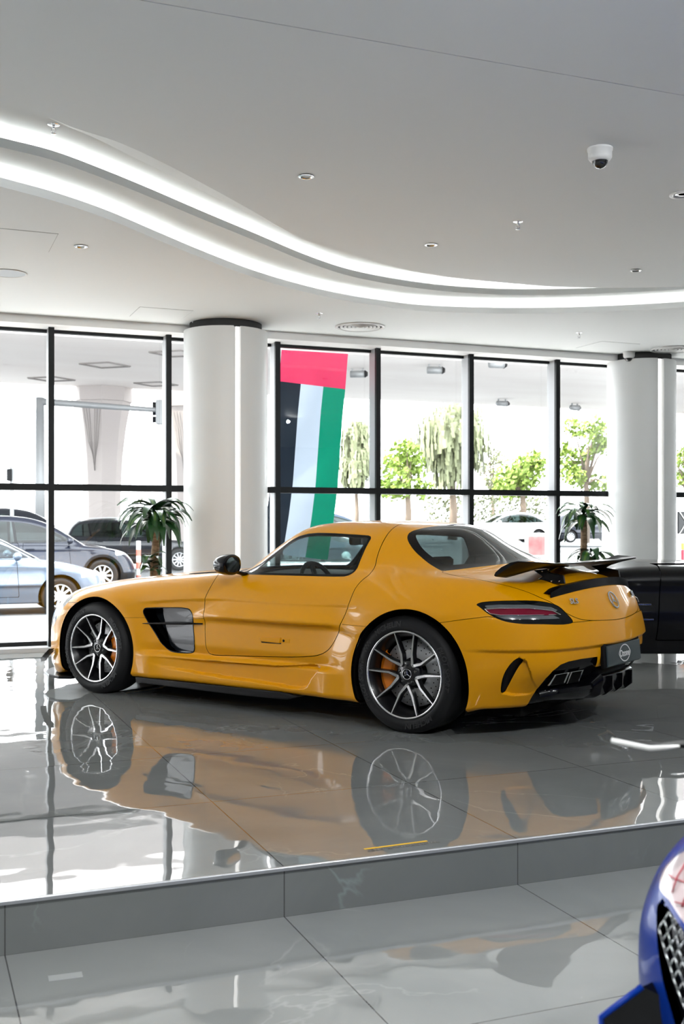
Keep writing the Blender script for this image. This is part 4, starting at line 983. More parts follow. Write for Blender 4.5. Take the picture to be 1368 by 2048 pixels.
o = gen_car('suv', 'graphite SUV with roof rails in the far lane, behind the left potted dracaena', 'car', M_P3, dict(SUV, rails=(-.5, 1.2), H=1.80, clad=None), .04); wheel_at(o, SUV, 359, 1119, TH, STREET)
o = gen_car('suv', 'slate SUV whose roof shows above the dark blue SUV', 'car', M_P3, dict(SUV, H=1.98, roof=[(x, z if z < 1.1 else 1.1 + (z - 1.1) * 1.375) for x, z in SUV['roof']], win=[(x, z if z < 1.1 else 1.1 + (z - 1.1) * 1.375) for x, z in SUV['win']]), .05); park(o, -9.7, 29.3, TH)
o = gen_car('sedan', 'white sedan far off below the tall willow', 'car', M_P4, SEDAN, .05); park(o, 9.1, 53.0, math.pi + TH * .6, .36)
o = gen_car('hatchback', 'dark blue hatchback far off behind the dracaena beside the right column', 'car', M_P2, HATCH, .05); park(o, 11.7, 58.0, TH - .2, .3)
o = gen_car('hatchback', 'white hatchback with crimson roof seen through the yellow coupe', 'car', M_P4, HATCH, .04, roof_m=M_P5, glass_m=M_TINT); park(o, -1.4, 17.6, TH)
o = gen_car('sedan', 'pale blue sedan whose roof shows under the flag', 'car', M_P6, dict(SEDAN, H=1.46), .05); park(o, -1.6, 29.0, TH, .12)
o = gen_car('coupe', 'black coupe parked behind the tail of the yellow gullwing', 'car', M_P7, COUPE, .026); o.rotation_euler = (0, 0, math.pi); o.location = (4.20, 10.15, 0)
for z, x0, x1 in ((.572, 1.62, 1.86), (.447, 1.60, 1.79)): MB().box((x0, .935, z - .006), (x1, .958, z + .006)).build('chrome_strake', M_CHR, o, .002)
# ---- tail of the blue sports car close to the camera, parked on the lower floor
def blue_F(x, y, z):
    """tail of a wide low car; z from its own ground"""
    y = np.abs(y)
    Y = .96 - .10 * np.clip((z - .55) / .3, 0, 2) ** 2 - .05 * sstep(.45, .25, z) - .03 * ((x - 1.2) / 2.2) ** 4
    b = smax(y - Y, -(x - (-1.0 + .16 * (y / .96) ** 2 + .10 * sstep(.6, .95, z) + .03 * sstep(.55, .3, z))), .16)
    b = smax(b, x - 3.4 + .25 * y * y, .3)
    b = smax(b, z - (.89 + .05 * gauss(y, .70, .2) - .06 * y * y - .03 * np.maximum(x - 1.2, 0)), .16)
    return smax(b, .16 - z, .04)
def make_blue():
    root = thing('sports_car', 'deep blue sports car tail with mesh grille cut off at the lower right', 'car')
    M_BLU = paint('deep_blue_paint', (.001, .022, .20), .0, .35); bsdf(M_BLU).inputs['Coat Weight'].default_value = .3; bsdf(M_BLU).inputs['Specular IOR Level'].default_value = .15
    S = body_skin(blue_F, (-1.1, -.05, .05), (3.5, 1.05, 1.05), .022)
    light_p = smooth_poly([(.842, .712), (.842, .745), (.816, .773), (.784, .793), (.70, .805), (.55, .79), (.47, .70), (.60, .648), (.723, .666), (.76, .684), (.797, .702)], 4)
    blk_p = smooth_poly([(.832, .70), (.796, .69), (.72, .654), (.55, .62), (0, .60), (0, .25), (.70, .25), (.755, .43), (.772, .50), (.797, .56), (.816, .63)], 4, True, (4, 5))
    mesh_p = smooth_poly([(.795, .668), (.72, .645), (.45, .60), (.1, .57), (.1, .42), (.6, .40), (.716, .48), (.75, .56), (.785, .61)], 4, True, (3, 4))
    rear = lambda s: s.V[:, 0] + .55
    fn = lambda s: np.maximum(sdpoly(s.V[:, 1], s.V[:, 2], light_p), rear(s)); W = S.cut(fn(S)); S = S.cut(fn(S), 1)
    red = mat('bright_red_lamp', (.62, .015, .02), .15, 0, .4); wht = mat('frosted_lamp_white', (.46, .36, .37), .2, 0, .4); lin = mat('dark_red_lamp_line', (.35, .02, .04), .3)
    for k in (0, 1):
        q = W.mirror() if k else W; sg = 1 - 2 * k
        o = q.mesh('tail_light', wht, root)
        r = q.cut(np.hypot((np.abs(q.V[:, 1]) - .66) / 1.2, q.V[:, 2] - .735) - .058).off(.002); r.mesh('red_lens', red, o)
        w = MB()
        ky = np.stack([np.abs(q.V[:, 1]), q.V[:, 2]], 1); ins = sdpoly(ky[:, 0], ky[:, 1], light_p)
        def on(y, z):
            i = np.argmin((ky[:, 0] - y) ** 2 + (ky[:, 1] - z) ** 2); return tuple(q.V[i] * [1, 0, 0] + [0, sg * y, z] + q.N[i] * .002), ins[i] < -.004 and (ky[i, 0] - y) ** 2 + (ky[i, 1] - z) ** 2 < 2e-4
        for d in (-.105, -.07, -.035, .0, .035):
            P_ = [on(.86 - .36 * f, .735 + d + .03 * f) for f in np.linspace(0, 1, 14)]; P_ = [p for p, k_ in P_ if k_]
            if len(P_) > 1: w.tube(P_, .0016, 5)
        for y in (.81, .775, .74, .70, .66, .60):
            P_ = [on(y - .04 * f, .64 + .17 * f) for f in np.linspace(0, 1, 12)]; P_ = [p for p, k_ in P_ if k_]
            if len(P_) > 1: w.tube(P_, .0016, 5)
        w.build('lamp_grid', lin, o)
    fn = lambda s: np.maximum(sdpoly(s.V[:, 1], s.V[:, 2], blk_p), rear(s)); W = S.cut(fn(S)); S = S.cut(fn(S), 1)
    W.off(-.02).both().mesh('rear_recess', M_BLKG, root)
    G = W.cut(sdpoly(W.V[:, 1], W.V[:, 2], mesh_p)).off(-.008)
    # hexagon mesh: a lattice of bars laid on the recessed surface
    B = {}
    w = MB(); gx = .022; gz = .019; key = np.stack([G.V[:, 1], G.V[:, 2]], 1)
    def at(y, z):
        d = (key[:, 0] - y) ** 2 + (key[:, 1] - z) ** 2; i = np.argmin(d)
        return (G.V[i, 0], y, z) if d[i] < .0006 else None
    for i in range(10, 40):
        for j in range(18, 38):
            y = i * gx + (gx / 2 if j % 2 else 0); z = j * gz; p = at(y, z)
            if not p: continue
            for dy, dz in ((gx / 2, gz), (-gx / 2, gz)):
                q = at(y + dy, z + dz)
                if q: w.tube([p, q], .0022, 5)
    o = w.build('mesh_grille', M_CHR2, root); o['kind'] = 'stuff'
    S.lip(.02).both().mesh('body', M_BLU, root)
    for ax in (0, 2.65):
        for s in (1, -1):
            MB().lathe([(.001, 0), (.25, 0), (.33, -.02), (.345, -.05), (.345, -.25), (.001, -.25)], 40, TR(ax, s * .955, .345) @ (RZ(math.pi) @ RX(math.pi / 2) if s > 0 else RX(math.pi / 2))).build('wheel', M_RUB, root)
    a = math.radians(40); O = Vector((1.80, 2.05, -.18)); inv = (TR(*O) @ RZ(a)).inverted()
    P = [inv @ Vector((x, 2.10, z)) for x, z in ((.572, .36), (.493, .302), (.498, .20), (.63, .18), (.67, .31))]
    w = MB(); w.add([tuple(p) for p in P] + [tuple(p + Vector((.4, 0, .0))) for p in P], [(0, 1, 2, 3, 4), (9, 8, 7, 6, 5)] + [(i, i + 5, (i + 1) % 5 + 5, (i + 1) % 5) for i in range(5)])
    f_ = w.build('bumper_fin', M_BLKG, root); MB().tube([P[0], P[1], P[2]], .0065, 8).build('fin_edge', M_BLU, f_)
    tip = Vector((.527, 2.15, 0)); rows = []; edge = []; ss = [0, .03, .086, .12, .15, .2, .4, .8, 1.2, 1.5]; zz = [.819, .818, .817, .824, .831, .836, .845, .85, .845, .83]
    for s_, z_ in zip(ss, zz):
        c = inv @ Vector((tip.x + .643 * s_, tip.y - .766 * s_, z_)); ch = .012 + min(.12, max(0, s_ - .05) * .6); edge.append((c.x, c.y, c.z))
        rows.append([(c.x, c.y, c.z - .003), (c.x + ch * .5, c.y, c.z), (c.x + ch, c.y, c.z + .002), (c.x + ch, c.y, c.z + .006), (c.x + ch * .5, c.y, c.z + .006), (c.x, c.y, c.z + .003)])
    w = MB(); w.grid(rows, True, None, True); w.f += [(5, 4, 3, 2, 1, 0), tuple(range(54, 60))]; w.sm += [False, False]
    wg = w.build('rear_wing', M_CARB, root, 0, 40)
    MB().tube(edge[:5], [.0055, .0055, .005, .004, .002], 8).build('silver_edge', mat('satin_silver_edge', (.75, .75, .74), .35, .3), wg)
    for y in (-.45, .45): MB().box((-.70, y - .015, .82), (-.60, y + .015, 1.025)).build('wing_post', M_CARB, wg)
    root.location = O; root.rotation_euler = (0, 0, a); return root
M_CHR2 = mat('dull_steel_mesh', (.45, .46, .48), .25, 1.0)
make_blue()
# ------------------------------------------------------------------ outside
M_ASPH = mat('pale_asphalt', (.30, .31, .32), .85); noise_mix(M_ASPH, (.13, .137, .142), (.16, .168, .175), 6, 6)
M_PAVE = mat('light_brick_paving', (.62, .56, .54), .8)
bt = node(M_PAVE, 'ShaderNodeTexBrick'); tc = node(M_PAVE, 'ShaderNodeTexCoord'); link(M_PAVE, tc, 'Object', bt, 'Vector')
for k, v in (('Scale', 1.), ('Mortar Size', .006), ('Brick Width', .2), ('Row Height', .1)): bt.inputs[k].default_value = v
bt.inputs['Color1'].default_value = (.60, .575, .565, 1); bt.inputs['Color2'].default_value = (.64, .615, .605, 1); bt.inputs['Mortar'].default_value = (.40, .385, .38, 1); link(M_PAVE, bt, 'Color', bsdf(M_PAVE), 'Base Color')
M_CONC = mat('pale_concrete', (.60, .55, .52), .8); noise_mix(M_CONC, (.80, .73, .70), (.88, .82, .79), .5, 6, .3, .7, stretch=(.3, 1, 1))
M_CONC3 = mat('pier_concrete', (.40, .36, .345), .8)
M_CONC2 = mat('concrete_groove', (.26, .235, .225), .8)
M_POLE = mat('galvanised_grey', (.26, .265, .27), .5, .3)
struct(room(MB().grid([[(x, d, z) for x in (-120, 120)] for d, z in ((4.05, STREET), (28, STREET), (45, .33), (90, .8), (260, 1.2))], False).build('street', M_ASPH)))
struct(room(MB().box((-40, .25, -.5), (45, 4.05, -.12)).build('sidewalk', M_PAVE)))
# overpass
w = MB(); dk = [(14.5, 6.6), (15.5, 6.05), (18, 6.0), (27.6, 6.0), (27.6, 8.2), (14.5, 8.2)]
w.grid([[(x, d, z) for d, z in dk] for x in (-70, 80)], False, None, True)
ov = thing('overpass', 'pale concrete road overpass on flared piers crossing outside the windows', 'bridge'); ov.matrix_world = ROOM
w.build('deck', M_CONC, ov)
def pier(u, Y, sc):
    X = (u - 684) / FPX * Y; t, d = to_room((X, Y)); n = 8; w = MB()
    def ring(r, z, sc=sc): return [(t + sc * r * math.cos(math.pi / 8 + i * math.pi / 4 + .225) * 1.05, d + sc * r * math.sin(math.pi / 8 + i * math.pi / 4 + .225) * 1.05, z) for i in range(8)]
    w.grid([ring(.55, STREET), ring(.54, 2.2), ring(.60, 3.6), ring(.70, 4.6), ring(.83, 5.45), ring(.84, 5.5), ring(.88, 5.52), ring(.90, 6.05)], False, None, True)
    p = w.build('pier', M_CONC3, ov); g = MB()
    for k in range(-3, 4):
        if k == 0: continue
        a0 = ring(.81, 5.3)[4]; a1 = ring(.81, 5.3)[5]; b0 = ring(.575, 2.9)[4]; b1 = ring(.575, 2.9)[5]
        f = .5 + k * .14; top = [a0[i] + (a1[i] - a0[i]) * f for i in range(3)]; bot = [b0[i] + (b1[i] - b0[i]) * .5 + (b1[i] - b0[i]) * k * .015 for i in range(3)]
        g.tube([(top[0], top[1] - .012, top[2]), ((top[0] + bot[0]) / 2, (top[1] + bot[1]) / 2 + .02, (top[2] + bot[2]) / 2), (bot[0], bot[1] - .012, bot[2] + .2 * abs(k))],   .011, 4)
    q = g.build('groove', M_CONC2, p); q['kind'] = 'stuff'
pier(204, 38.6, 1.13); pier(380, 40.6, 1.2); pier(1420, 47, 1.2)
for u, v in ((210, 729), (103, 757), (312, 767), (352, 706)):
    x, y = px(u, v, 6.0); t, d = to_room((x, y)); w = MB(); q = [(-.75, 0), (0, -.6), (.75, 0), (0, .6)]
    w.tube([(t + a, d + b, 5.985) for a, b in q + q[:1]], .03, 4, caps=False); w.build('hatch_outline', M_CONC2, ov)
# floodlights under the deck
fl0 = None
for i, (u, v, lab) in enumerate(((716, 750, 'grey floodlight under the overpass beside the flag'), (870, 742, 'grey floodlight under the overpass in the pane right of the flag'), (994, 730, 'grey floodlight under the overpass two panes right of the flag'), (1005, 811, 'grey floodlight at the deck edge above the willow'), (1150, 820, 'grey floodlight at the deck edge left of the right column'))):
    if fl0 is None:
        fl0 = f_ = thing('floodlight', lab, 'lamp', group='floodlights under the overpass')
        MB().tube([(-.38, 0, -.28), (.34, 0, -.28)], .17, 12).build('lamp_housing', M_POLE, f_); MB().box((-.32, -.05, -.28), (-.26, .05, 0)).box((.2, -.05, -.28), (.26, .05, 0)).build('bracket', M_POLE, f_)
        MB().tube([(.34, 0, -.28), (.48, 0, -.28)], [.19, .10], 12).build('lens_cap', M_BLK, f_)
    else: f_ = copy_tree(fl0); f_['label'] = lab
    x, y = px(u, v - 12, 5.97); f_.scale = (.62, .62, .62); f_.location = (x, y, 5.99); f_.rotation_euler = (0, 0, TH - .5 + .2 * i)
# traffic signals
t = thing('traffic_signal', 'tall grey mast with a long arm and hanging signal head', 'traffic light', (*px(80, 1160, STREET)[:1], 0, 0)); Y = 32.6; t.location = ((80 - 684) / FPX * Y, Y, STREET)
k = Y / FPX; z = lambda v: CAM_Z + (HORIZON - v) * k - STREET
MB().tube([(0, 0, 0), (0, 0, z(795))], [.16, .12], 12).build('mast', M_POLE, t)
MB().tube([(0, 0, z(803)), (250 * k, 1.0, z(815))], [.11, .07], 10).build('arm', M_POLE, t)
hd = MB().box((222 * k, .8, z(843)), (236 * k, 1.1, z(793))).build('signal_head', M_POLE, t, .02)
for j in range(3): MB().lathe([(.001, 0), (.09, 0), (.1, .1)], 12, TR(221.5 * k, .95, z(803 + 15 * j)) @ RY(-math.pi / 2)).build('signal_hood', M_BLK, hd)
t = thing('traffic_signal', 'small pedestrian signal on a thin pole at far left', 'traffic light', ((24 - 684) / FPX * 27, 27, STREET)); k = 27 / FPX; z = lambda v: CAM_Z + (HORIZON - v) * k - STREET
MB().tube([(0, 0, 0), (0, 0, z(934))], .05, 8).build('pole', M_POLE, t); MB().box((-.10, -.12, z(962)), (.02, .12, z(938))).build('signal_head', M_BLK, t, .02)
# warning post, notice board, far sign
t = thing('delineator_post', 'red and white striped flexible post beside the dark blue SUV', 'post', ((277 - 684) / FPX * 26, 26, STREET)); M_RW = mat('faded_red_band', (.42, .12, .09), .5); M_WB = mat('white_plastic', (.5, .49, .48), .5)
MB().lathe([(.11, 0), (.07, .06), (.055, .1), (.055, 1.15), (.001, 1.16)], 14).build('tube', M_WB, t)
for z0 in (.2, .5, .8): MB().lathe([(.057, z0), (.057, z0 + .15)], 14).build('band', M_RW, t)
t = thing('notice_board', 'white framed notice board with a faded red poster by the mullion', 'sign', ((1073 - 684) / FPX * 17.5, 17.5, -.12)); t.rotation_euler = (0, 0, TH * .5)
k = 17.5 / FPX; z = lambda v: CAM_Z + (HORIZON - v) * k + .12
MB().box((-23 * k, 0, z(1122)), (23 * k, .05, z(1066))).build('panel', M_WB, t, .01); MB().box((-17 * k, -.012, z(1110)), (17 * k, 0, z(1073))).build('poster', noise_mix(mat('faded_red_poster', (.7, .4, .4)), (.30, .20, .19), (.26, .04, .05), 2.2) and bpy.data.materials['faded_red_poster'], t)
for s in (-1, 1): MB().tube([(s * 20 * k, .03, 0), (s * 20 * k, .03, z(1120))], .03, 8).build('leg', M_POLE, t)
# white delivery van beyond the right column
t = thing('van', 'white van with a barred side window right of the right column', 'van', ((1364 - 684) / FPX * 19, 19, STREET)); t.rotation_euler = (0, 0, TH); k = 19 / FPX; z = lambda v: CAM_Z + (HORIZON - v) * k - STREET
MB().box((-.35, 0, .35), (4.5, 1.9, z(1000))).build('body', M_P4, t, .08); wn = MB().box((-.10, -.02, z(1068)), (.75, .01, z(1023))).build('side_window', M_BLKG, t, .03); w = MB()
for i in range(9):
    a = -.08 + .1 * i; w.tube([(a, -.03, z(1068)), (a + .3, -.03, z(1023))], .008, 4); w.tube([(a + .3, -.034, z(1068)), (a, -.034, z(1023))], .008, 4)
o = w.build('window_mesh', M_SIL2, wn); o['kind'] = 'stuff'
MB().box((-.02, -.03, z(1120)), (.12, .0, z(1100))).build('tail_light', M_LAMPR, t, .01); MB().box((-.02, -.03, z(1099)), (.12, .0, z(1086))).build('indicator', mat('amber_lamp', (.8, .25, .02), .2), t, .01)
for x in (.9, 3.7): MB().lathe([(.001, 0), (.25, 0), (.34, -.02), (.34, -.2), (.001, -.2)], 24, TR(x, 0, .34) @ RX(math.pi / 2)).build('wheel', M_RUB, t)

# ---- trees
M_LEAF1 = mat('olive_green_leaves', (.15, .18, .05), .6); M_LEAF2 = mat('bright_green_leaves', (.17, .25, .035), .6); M_LEAF3 = mat('dusty_green_leaves', (.17, .185, .10), .6); M_BARK = mat('grey_brown_bark', (.16, .12, .09), .9)
for m in (M_LEAF1, M_LEAF2, M_LEAF3): bsdf(m).inputs['Subsurface Weight'].default_value = 0
def tree(label, u, Y, v_top, v_low, wpx, m, kind='round', seed=1, n=1500, ground=.4, group='trees across the street'):
    rnd = random.Random(seed); k = Y / FPX; X = (u - 684) * k
    zt, zl = CAM_Z + (HORIZON - v_top) * k, CAM_Z + (HORIZON - v_low) * k; R = wpx * k / 1.8; Hc = zt - zl
    t = thing('willow_tree' if kind == 'weep' else 'leafy_tree', label, 'tree', (X, Y, ground), 0, group)
    br = MB(); b0 = zl - ground + Hc * .35
    br.tube([(0, 0, 0), (.05, 0, b0 * .5), (0, .05, b0), (.05, 0, b0 + Hc * .3)], [R * .09 + .05, R * .07 + .04, R * .05 + .03, .03], 8)
    lf = MB(); c = []
    for i in range(14 if kind == 'round' else 22):
        a = rnd.uniform(0, 6.28); q = rnd.random() ** .5 * .75; hh = rnd.uniform(.25, .92) if kind == 'round' else rnd.uniform(.55, .97)
        sh = math.sqrt(max(.05, 1 - (2 * hh - 1) ** 2)) if kind == 'round' else (.45 + .7 * (1 - hh))
        c.append((R * q * sh * math.cos(a), R * q * sh * math.sin(a), zl - ground + Hc * hh, R * rnd.uniform(.28, .45)))
    for x, y, zz, r in c: br.tube([(0, 0, b0 * .85), (x * .5, y * .5, (b0 + zz) / 2), (x, y, zz)], [.06, .045, .015], 5)
    for i in range(n):
        x, y, zz, r = rnd.choice(c)
        if kind == 'round':
            d = Vector((rnd.gauss(0, 1), rnd.gauss(0, 1), rnd.gauss(0, .9))).normalized() * r * rnd.uniform(.55, 1.05); p = Vector((x, y, zz)) + d; s = rnd.uniform(.2, .36) * (R / 2.2) ** .5
            q = Vector((rnd.gauss(0, 1), rnd.gauss(0, 1), rnd.gauss(0, 1))).normalized(); e = q.orthogonal().normalized(); g = q.cross(e)
            lf.add([p - e * s * .5, p + g * s * .35 + q * s * .1, p + e * s * .6, p - g * s * .35 + q * s * .1], [(0, 1, 2, 3)])
        else:
            a = rnd.uniform(0, 6.28); rr = r * rnd.uniform(.3, 1.2); p = Vector((x + rr * math.cos(a), y + rr * math.sin(a), zz + rnd.uniform(-.2, .3) * r)); L = rnd.uniform(.25, 1.0) * Hc * .30; s = rnd.uniform(.06, .13); e = Vector((math.cos(a + 1.57), math.sin(a + 1.57), 0)) * s
            for j in range(4):
                p2 = p + Vector((rnd.uniform(-.06, .06), rnd.uniform(-.06, .06), -L / 4)); lf.add([p - e, p + e, p2 + e * rnd.uniform(.3, 1.2), p2 - e * .4], [(0, 1, 2, 3)]); p = p2
    br.build('trunk', M_BARK, t); lf.build('foliage', m, t); return t
tree('tall weeping willow rising to the overpass edge', 905, 60, 806, 1050, 165, M_LEAF3, 'weep', 3, 1900)
tree('slim grey green willow right beside the flag', 712, 58, 838, 1040, 75, M_LEAF3, 'weep', 5, 900)
tree('round bright green tree left of the tall willow', 815, 55, 885, 1020, 125, M_LEAF2, 'round', 7, 1500)
tree('low bright green tree right of the tall willow', 1045, 56, 905, 1005, 125, M_LEAF2, 'round', 9, 1300)
tree('airy tree in the last pane before the right column', 1172, 50, 835, 1010, 110, M_LEAF2, 'round', 11, 1500)
tree('thin tree visible just right of the right column', 1372, 52, 875, 1010, 60, M_LEAF2, 'round', 13, 700)
tree('faint dusty tree between the willow and the low green tree', 985, 68, 885, 1030, 70, M_LEAF3, 'round', 15, 700)
def hedge(label, u0, u1, Y, v0, v1, seed):
    rnd = random.Random(seed); k = Y / FPX; lf = MB(); x0, x1 = (u0 - 684) * k, (u1 - 684) * k; z0, z1 = CAM_Z + (HORIZON - v1) * k, CAM_Z + (HORIZON - v0) * k
    for i in range(1500):
        p = Vector((rnd.uniform(x0, x1), Y + rnd.uniform(-.5, .5), z0 + (z1 - z0) * rnd.random() ** .8)); s = rnd.uniform(.12, .25); q = Vector((rnd.gauss(0, 1), rnd.gauss(0, 1), rnd.gauss(0, 1))).normalized(); e = q.orthogonal().normalized(); g = q.cross(e)
        lf.add([p - e * s * .5, p + g * s * .35, p + e * s * .6, p - g * s * .35], [(0, 1, 2, 3)])
    return tag(lf.build('hedge', M_LEAF3), label, 'hedge')
hedge('dusty long hedge behind the far white sedan', 845, 1100, 62, 992, 1045, 4)

# ---- flag hanging just outside the window
def cloth(name, c):
    m = bpy.data.materials.new(name); m.use_nodes = True; nt = m.node_tree; nt.nodes.clear(); o = nt.nodes.new('ShaderNodeOutputMaterial'); mx = nt.nodes.new('ShaderNodeMixShader'); a = nt.nodes.new('ShaderNodeBsdfDiffuse'); b = nt.nodes.new('ShaderNodeBsdfTranslucent')
    a.inputs[0].default_value = (*c, 1); b.inputs[0].default_value = (*c, 1); mx.inputs[0].default_value = .5
    nt.links.new(a.outputs[0], mx.inputs[1]); nt.links.new(b.outputs[0], mx.inputs[2]); nt.links.new(mx.outputs[0], o.inputs[0]); return m
FLG = [cloth('red_flag_cloth', (.30, .02, .055)), cloth('black_flag_cloth', (.006, .009, .014)), cloth('white_flag_cloth', (.22, .26, .31)), cloth('green_flag_cloth', (.002, .11, .065))]
fl = thing('flag', 'red black white and green flag hanging vertically outside the window', 'flag', (*fac(mull[2] + .45, .7), 0))
Zf = lambda u: (11.90 + .75 / TY * TY / TX) / (1 - math.tan(TH) * (u - 684) / FPX)
def fp(a, b):
    """point of the cloth: a across (0 left, 1 right), b down (0 top, 1 bottom), on a plane 0.8 m outside the glass"""
    v = 672 + 445 * b; ur = np.interp(v, [672, 692, 781, 830, 975, 1040, 1117], [699, 697, 690, 685, 675, 667, 655]); ul = ur - 132 - 2 * b
    u = ul + (ur - ul) * a; v = v + (a - .8) * 16
    n = 12.75 + .03 * math.sin(6 * a + 5 * b) + .04 * math.sin(9 * b + 2 * a) * b; Y = n / (1 - math.tan(TH) * (u - 684) / FPX)
    return ((u - 684) / FPX * Y - fl.location.x, Y - fl.location.y, CAM_Z + (HORIZON - v) / FPX * Y)
def panel(a0, a1, b0, b1, na, nb): return [[fp(a0 + (a1 - a0) * i / na, b0 + (b1 - b0) * j / nb) for i in range(na + 1)] for j in range(nb + 1)]
br = .232
MB().grid(panel(0, 1, 0, br, 18, 10)).build('red_band', FLG[0], fl)
for nm, a0, a1, m in (('black_stripe', 0, .33, FLG[1]), ('white_stripe', .33, .67, FLG[2]), ('green_stripe', .67, 1, FLG[3])): MB().grid(panel(a0, a1, br, 1, 8, 34)).build(nm, m, fl)
p0, p1 = fp(-.05, 0), fp(1.05, 0)
MB().tube([p0, p1], .02, 8).build('flag_rod', M_POLE, fl)
MB().tube([(p0[0], p0[1], p0[2]), (p0[0], p0[1] - .2, 3.6)], .004, 5).build('cord', M_POLE, fl)
# ------------------------------------------------------------------ things in the hall
M_WHP = mat('white_plastic_housing', (.72, .72, .71), .4); M_DOME = mat('smoked_dome', (.01, .01, .011), .04, 0, 1.0)
def hang(u, v, z): x, y = px(u, v, z); return (x, y, z)
# dome cameras
cam0 = None
for (u, v, z, lab) in ((1200, 297, ZD, 'white dome camera on the near ceiling at upper right'), (398, 644, ZA, 'white dome camera above the left column'), (1258, 704, ZA, 'white dome camera above the right column')):
    if cam0 is None:
        cam0 = t = thing('dome_camera', lab, 'camera', group='dome cameras on the ceiling')
        MB().lathe([(.062, .0), (.062, -.012), (.058, -.014), (.058, -.05), (.046, -.068), (.036, -.07)], 36).build('housing', M_WHP, t)
        MB().lathe([(.040, -.066)] + [(.038 * math.cos(a), -.070 - .038 * math.sin(a)) for a in np.linspace(.05, 1.55, 10)] + [(.0005, -.108)], 30).build('dome', M_DOME, t)
    else: t = copy_tree(cam0); t['label'] = lab
    t.location = hang(u, v, z); t.scale = (1.15, 1.15, 1.05)
# sprinkler heads
s0 = None
for (u, v, z, lab) in ((1036, 444, ZD, 'chrome sprinkler head on the central ceiling panel'), (638, 627, ZA, 'chrome sprinkler head beside the round air diffuser'), (1158, 666, ZA, 'chrome sprinkler head near the right column'), (107, 250, ZC, 'chrome sprinkler head against the glowing cove')):
    if s0 is None:
        s0 = t = thing('sprinkler_head', lab, 'sprinkler', group='sprinkler heads')
        MB().lathe([(.001, -.002), (.03, -.002), (.034, .0)], 24).build('escutcheon', M_CHR, t)
        b = MB().tube([(0, 0, 0), (0, 0, -.02)], .009, 10).tube([(.008, 0, -.018), (.014, 0, -.032), (0, 0, -.05)], .003, 6).tube([(-.008, 0, -.018), (-.014, 0, -.032), (0, 0, -.05)], .003, 6).build('frame', M_CHR, t)
        MB().lathe([(.001, -.05), (.016, -.05), (.017, -.053), (.001, -.053)], 18).build('deflector', M_CHR, t)
    else: t = copy_tree(s0); t['label'] = lab
    t.location = hang(u, v, z)
# recessed downlights
M_REF = mat('downlight_reflector', (.75, .74, .72), .12, 1.0); M_AMB = mat('amber_lamp_glass', (.5, .2, .05), .2)
M_BULB = mat('downlight_lamp', (1, 1, 1), .5, emit=(1, .96, .9), es=70.)
d0 = None
def downlight(loc, lab, lit=False, gr='recessed downlights'):
    global d0
    if d0 is None:
        d0 = t = thing('downlight', lab, 'light', group=gr)
        MB().lathe([(.048, -.004), (.038, -.006), (.034, .0), (.022, .012), (.018, .012)], 30).build('trim_ring', M_REF, t); MB().lathe([(.0005, .008), (.018, .012), (.022, .012)], 20).build('lamp', M_AMB, t)
    else: t = copy_tree(d0); t['label'] = lab; t['group'] = gr
    t.location = (loc[0], loc[1], loc[2] - .002); return t
for (u, v, z, lab) in ((612, 352, ZD, 'small chrome downlight on the central ceiling panel, nearest the viewer'), (862, 489, ZD, 'small chrome downlight near the cove at the middle'), (1272, 540, ZD, 'small chrome downlight below the big dome camera'), (162, 492, ZA, 'small chrome downlight by the square access panel')): downlight(hang(u, v, z), lab)
sp0 = None
for i in range(5):
    for j in range(3):
        p = ROOM @ Vector((-3.2 + 2.4 * i, -9.6 - 1.9 * j, ZD + .010))
        ld = bpy.data.lights.new('downlight_glow', 'SPOT') if sp0 is None else sp0; sp0 = ld
        ld.energy = 165; ld.spot_size = math.radians(120); ld.spot_blend = .6; ld.shadow_soft_size = .035; ld.color = (.98, 1, .99)
        o = bpy.data.objects.new('downlight_glow', ld); COL.objects.link(o); o.location = (p.x, p.y, p.z - .02)
ld = None
for i in range(5):                                       # unseen fill spots, added to brighten cars and columns from the room side
    p = ROOM @ Vector((-4.2 + 2.5 * i, -9.4, ZD - .06)); q = ROOM @ Vector((-3.4 + 2.3 * i, -2.2, .9))
    if ld is None:
        ld = bpy.data.lights.new('fill_spot', 'SPOT'); ld.energy = 165; ld.spot_size = math.radians(75); ld.spot_blend = 1.; ld.shadow_soft_size = .03; ld.color = (.98, 1, .99)
    o = bpy.data.objects.new('fill_spot', ld); COL.objects.link(o); o.location = p; o.rotation_euler = (q - p).to_track_quat('-Z', 'Y').to_euler()
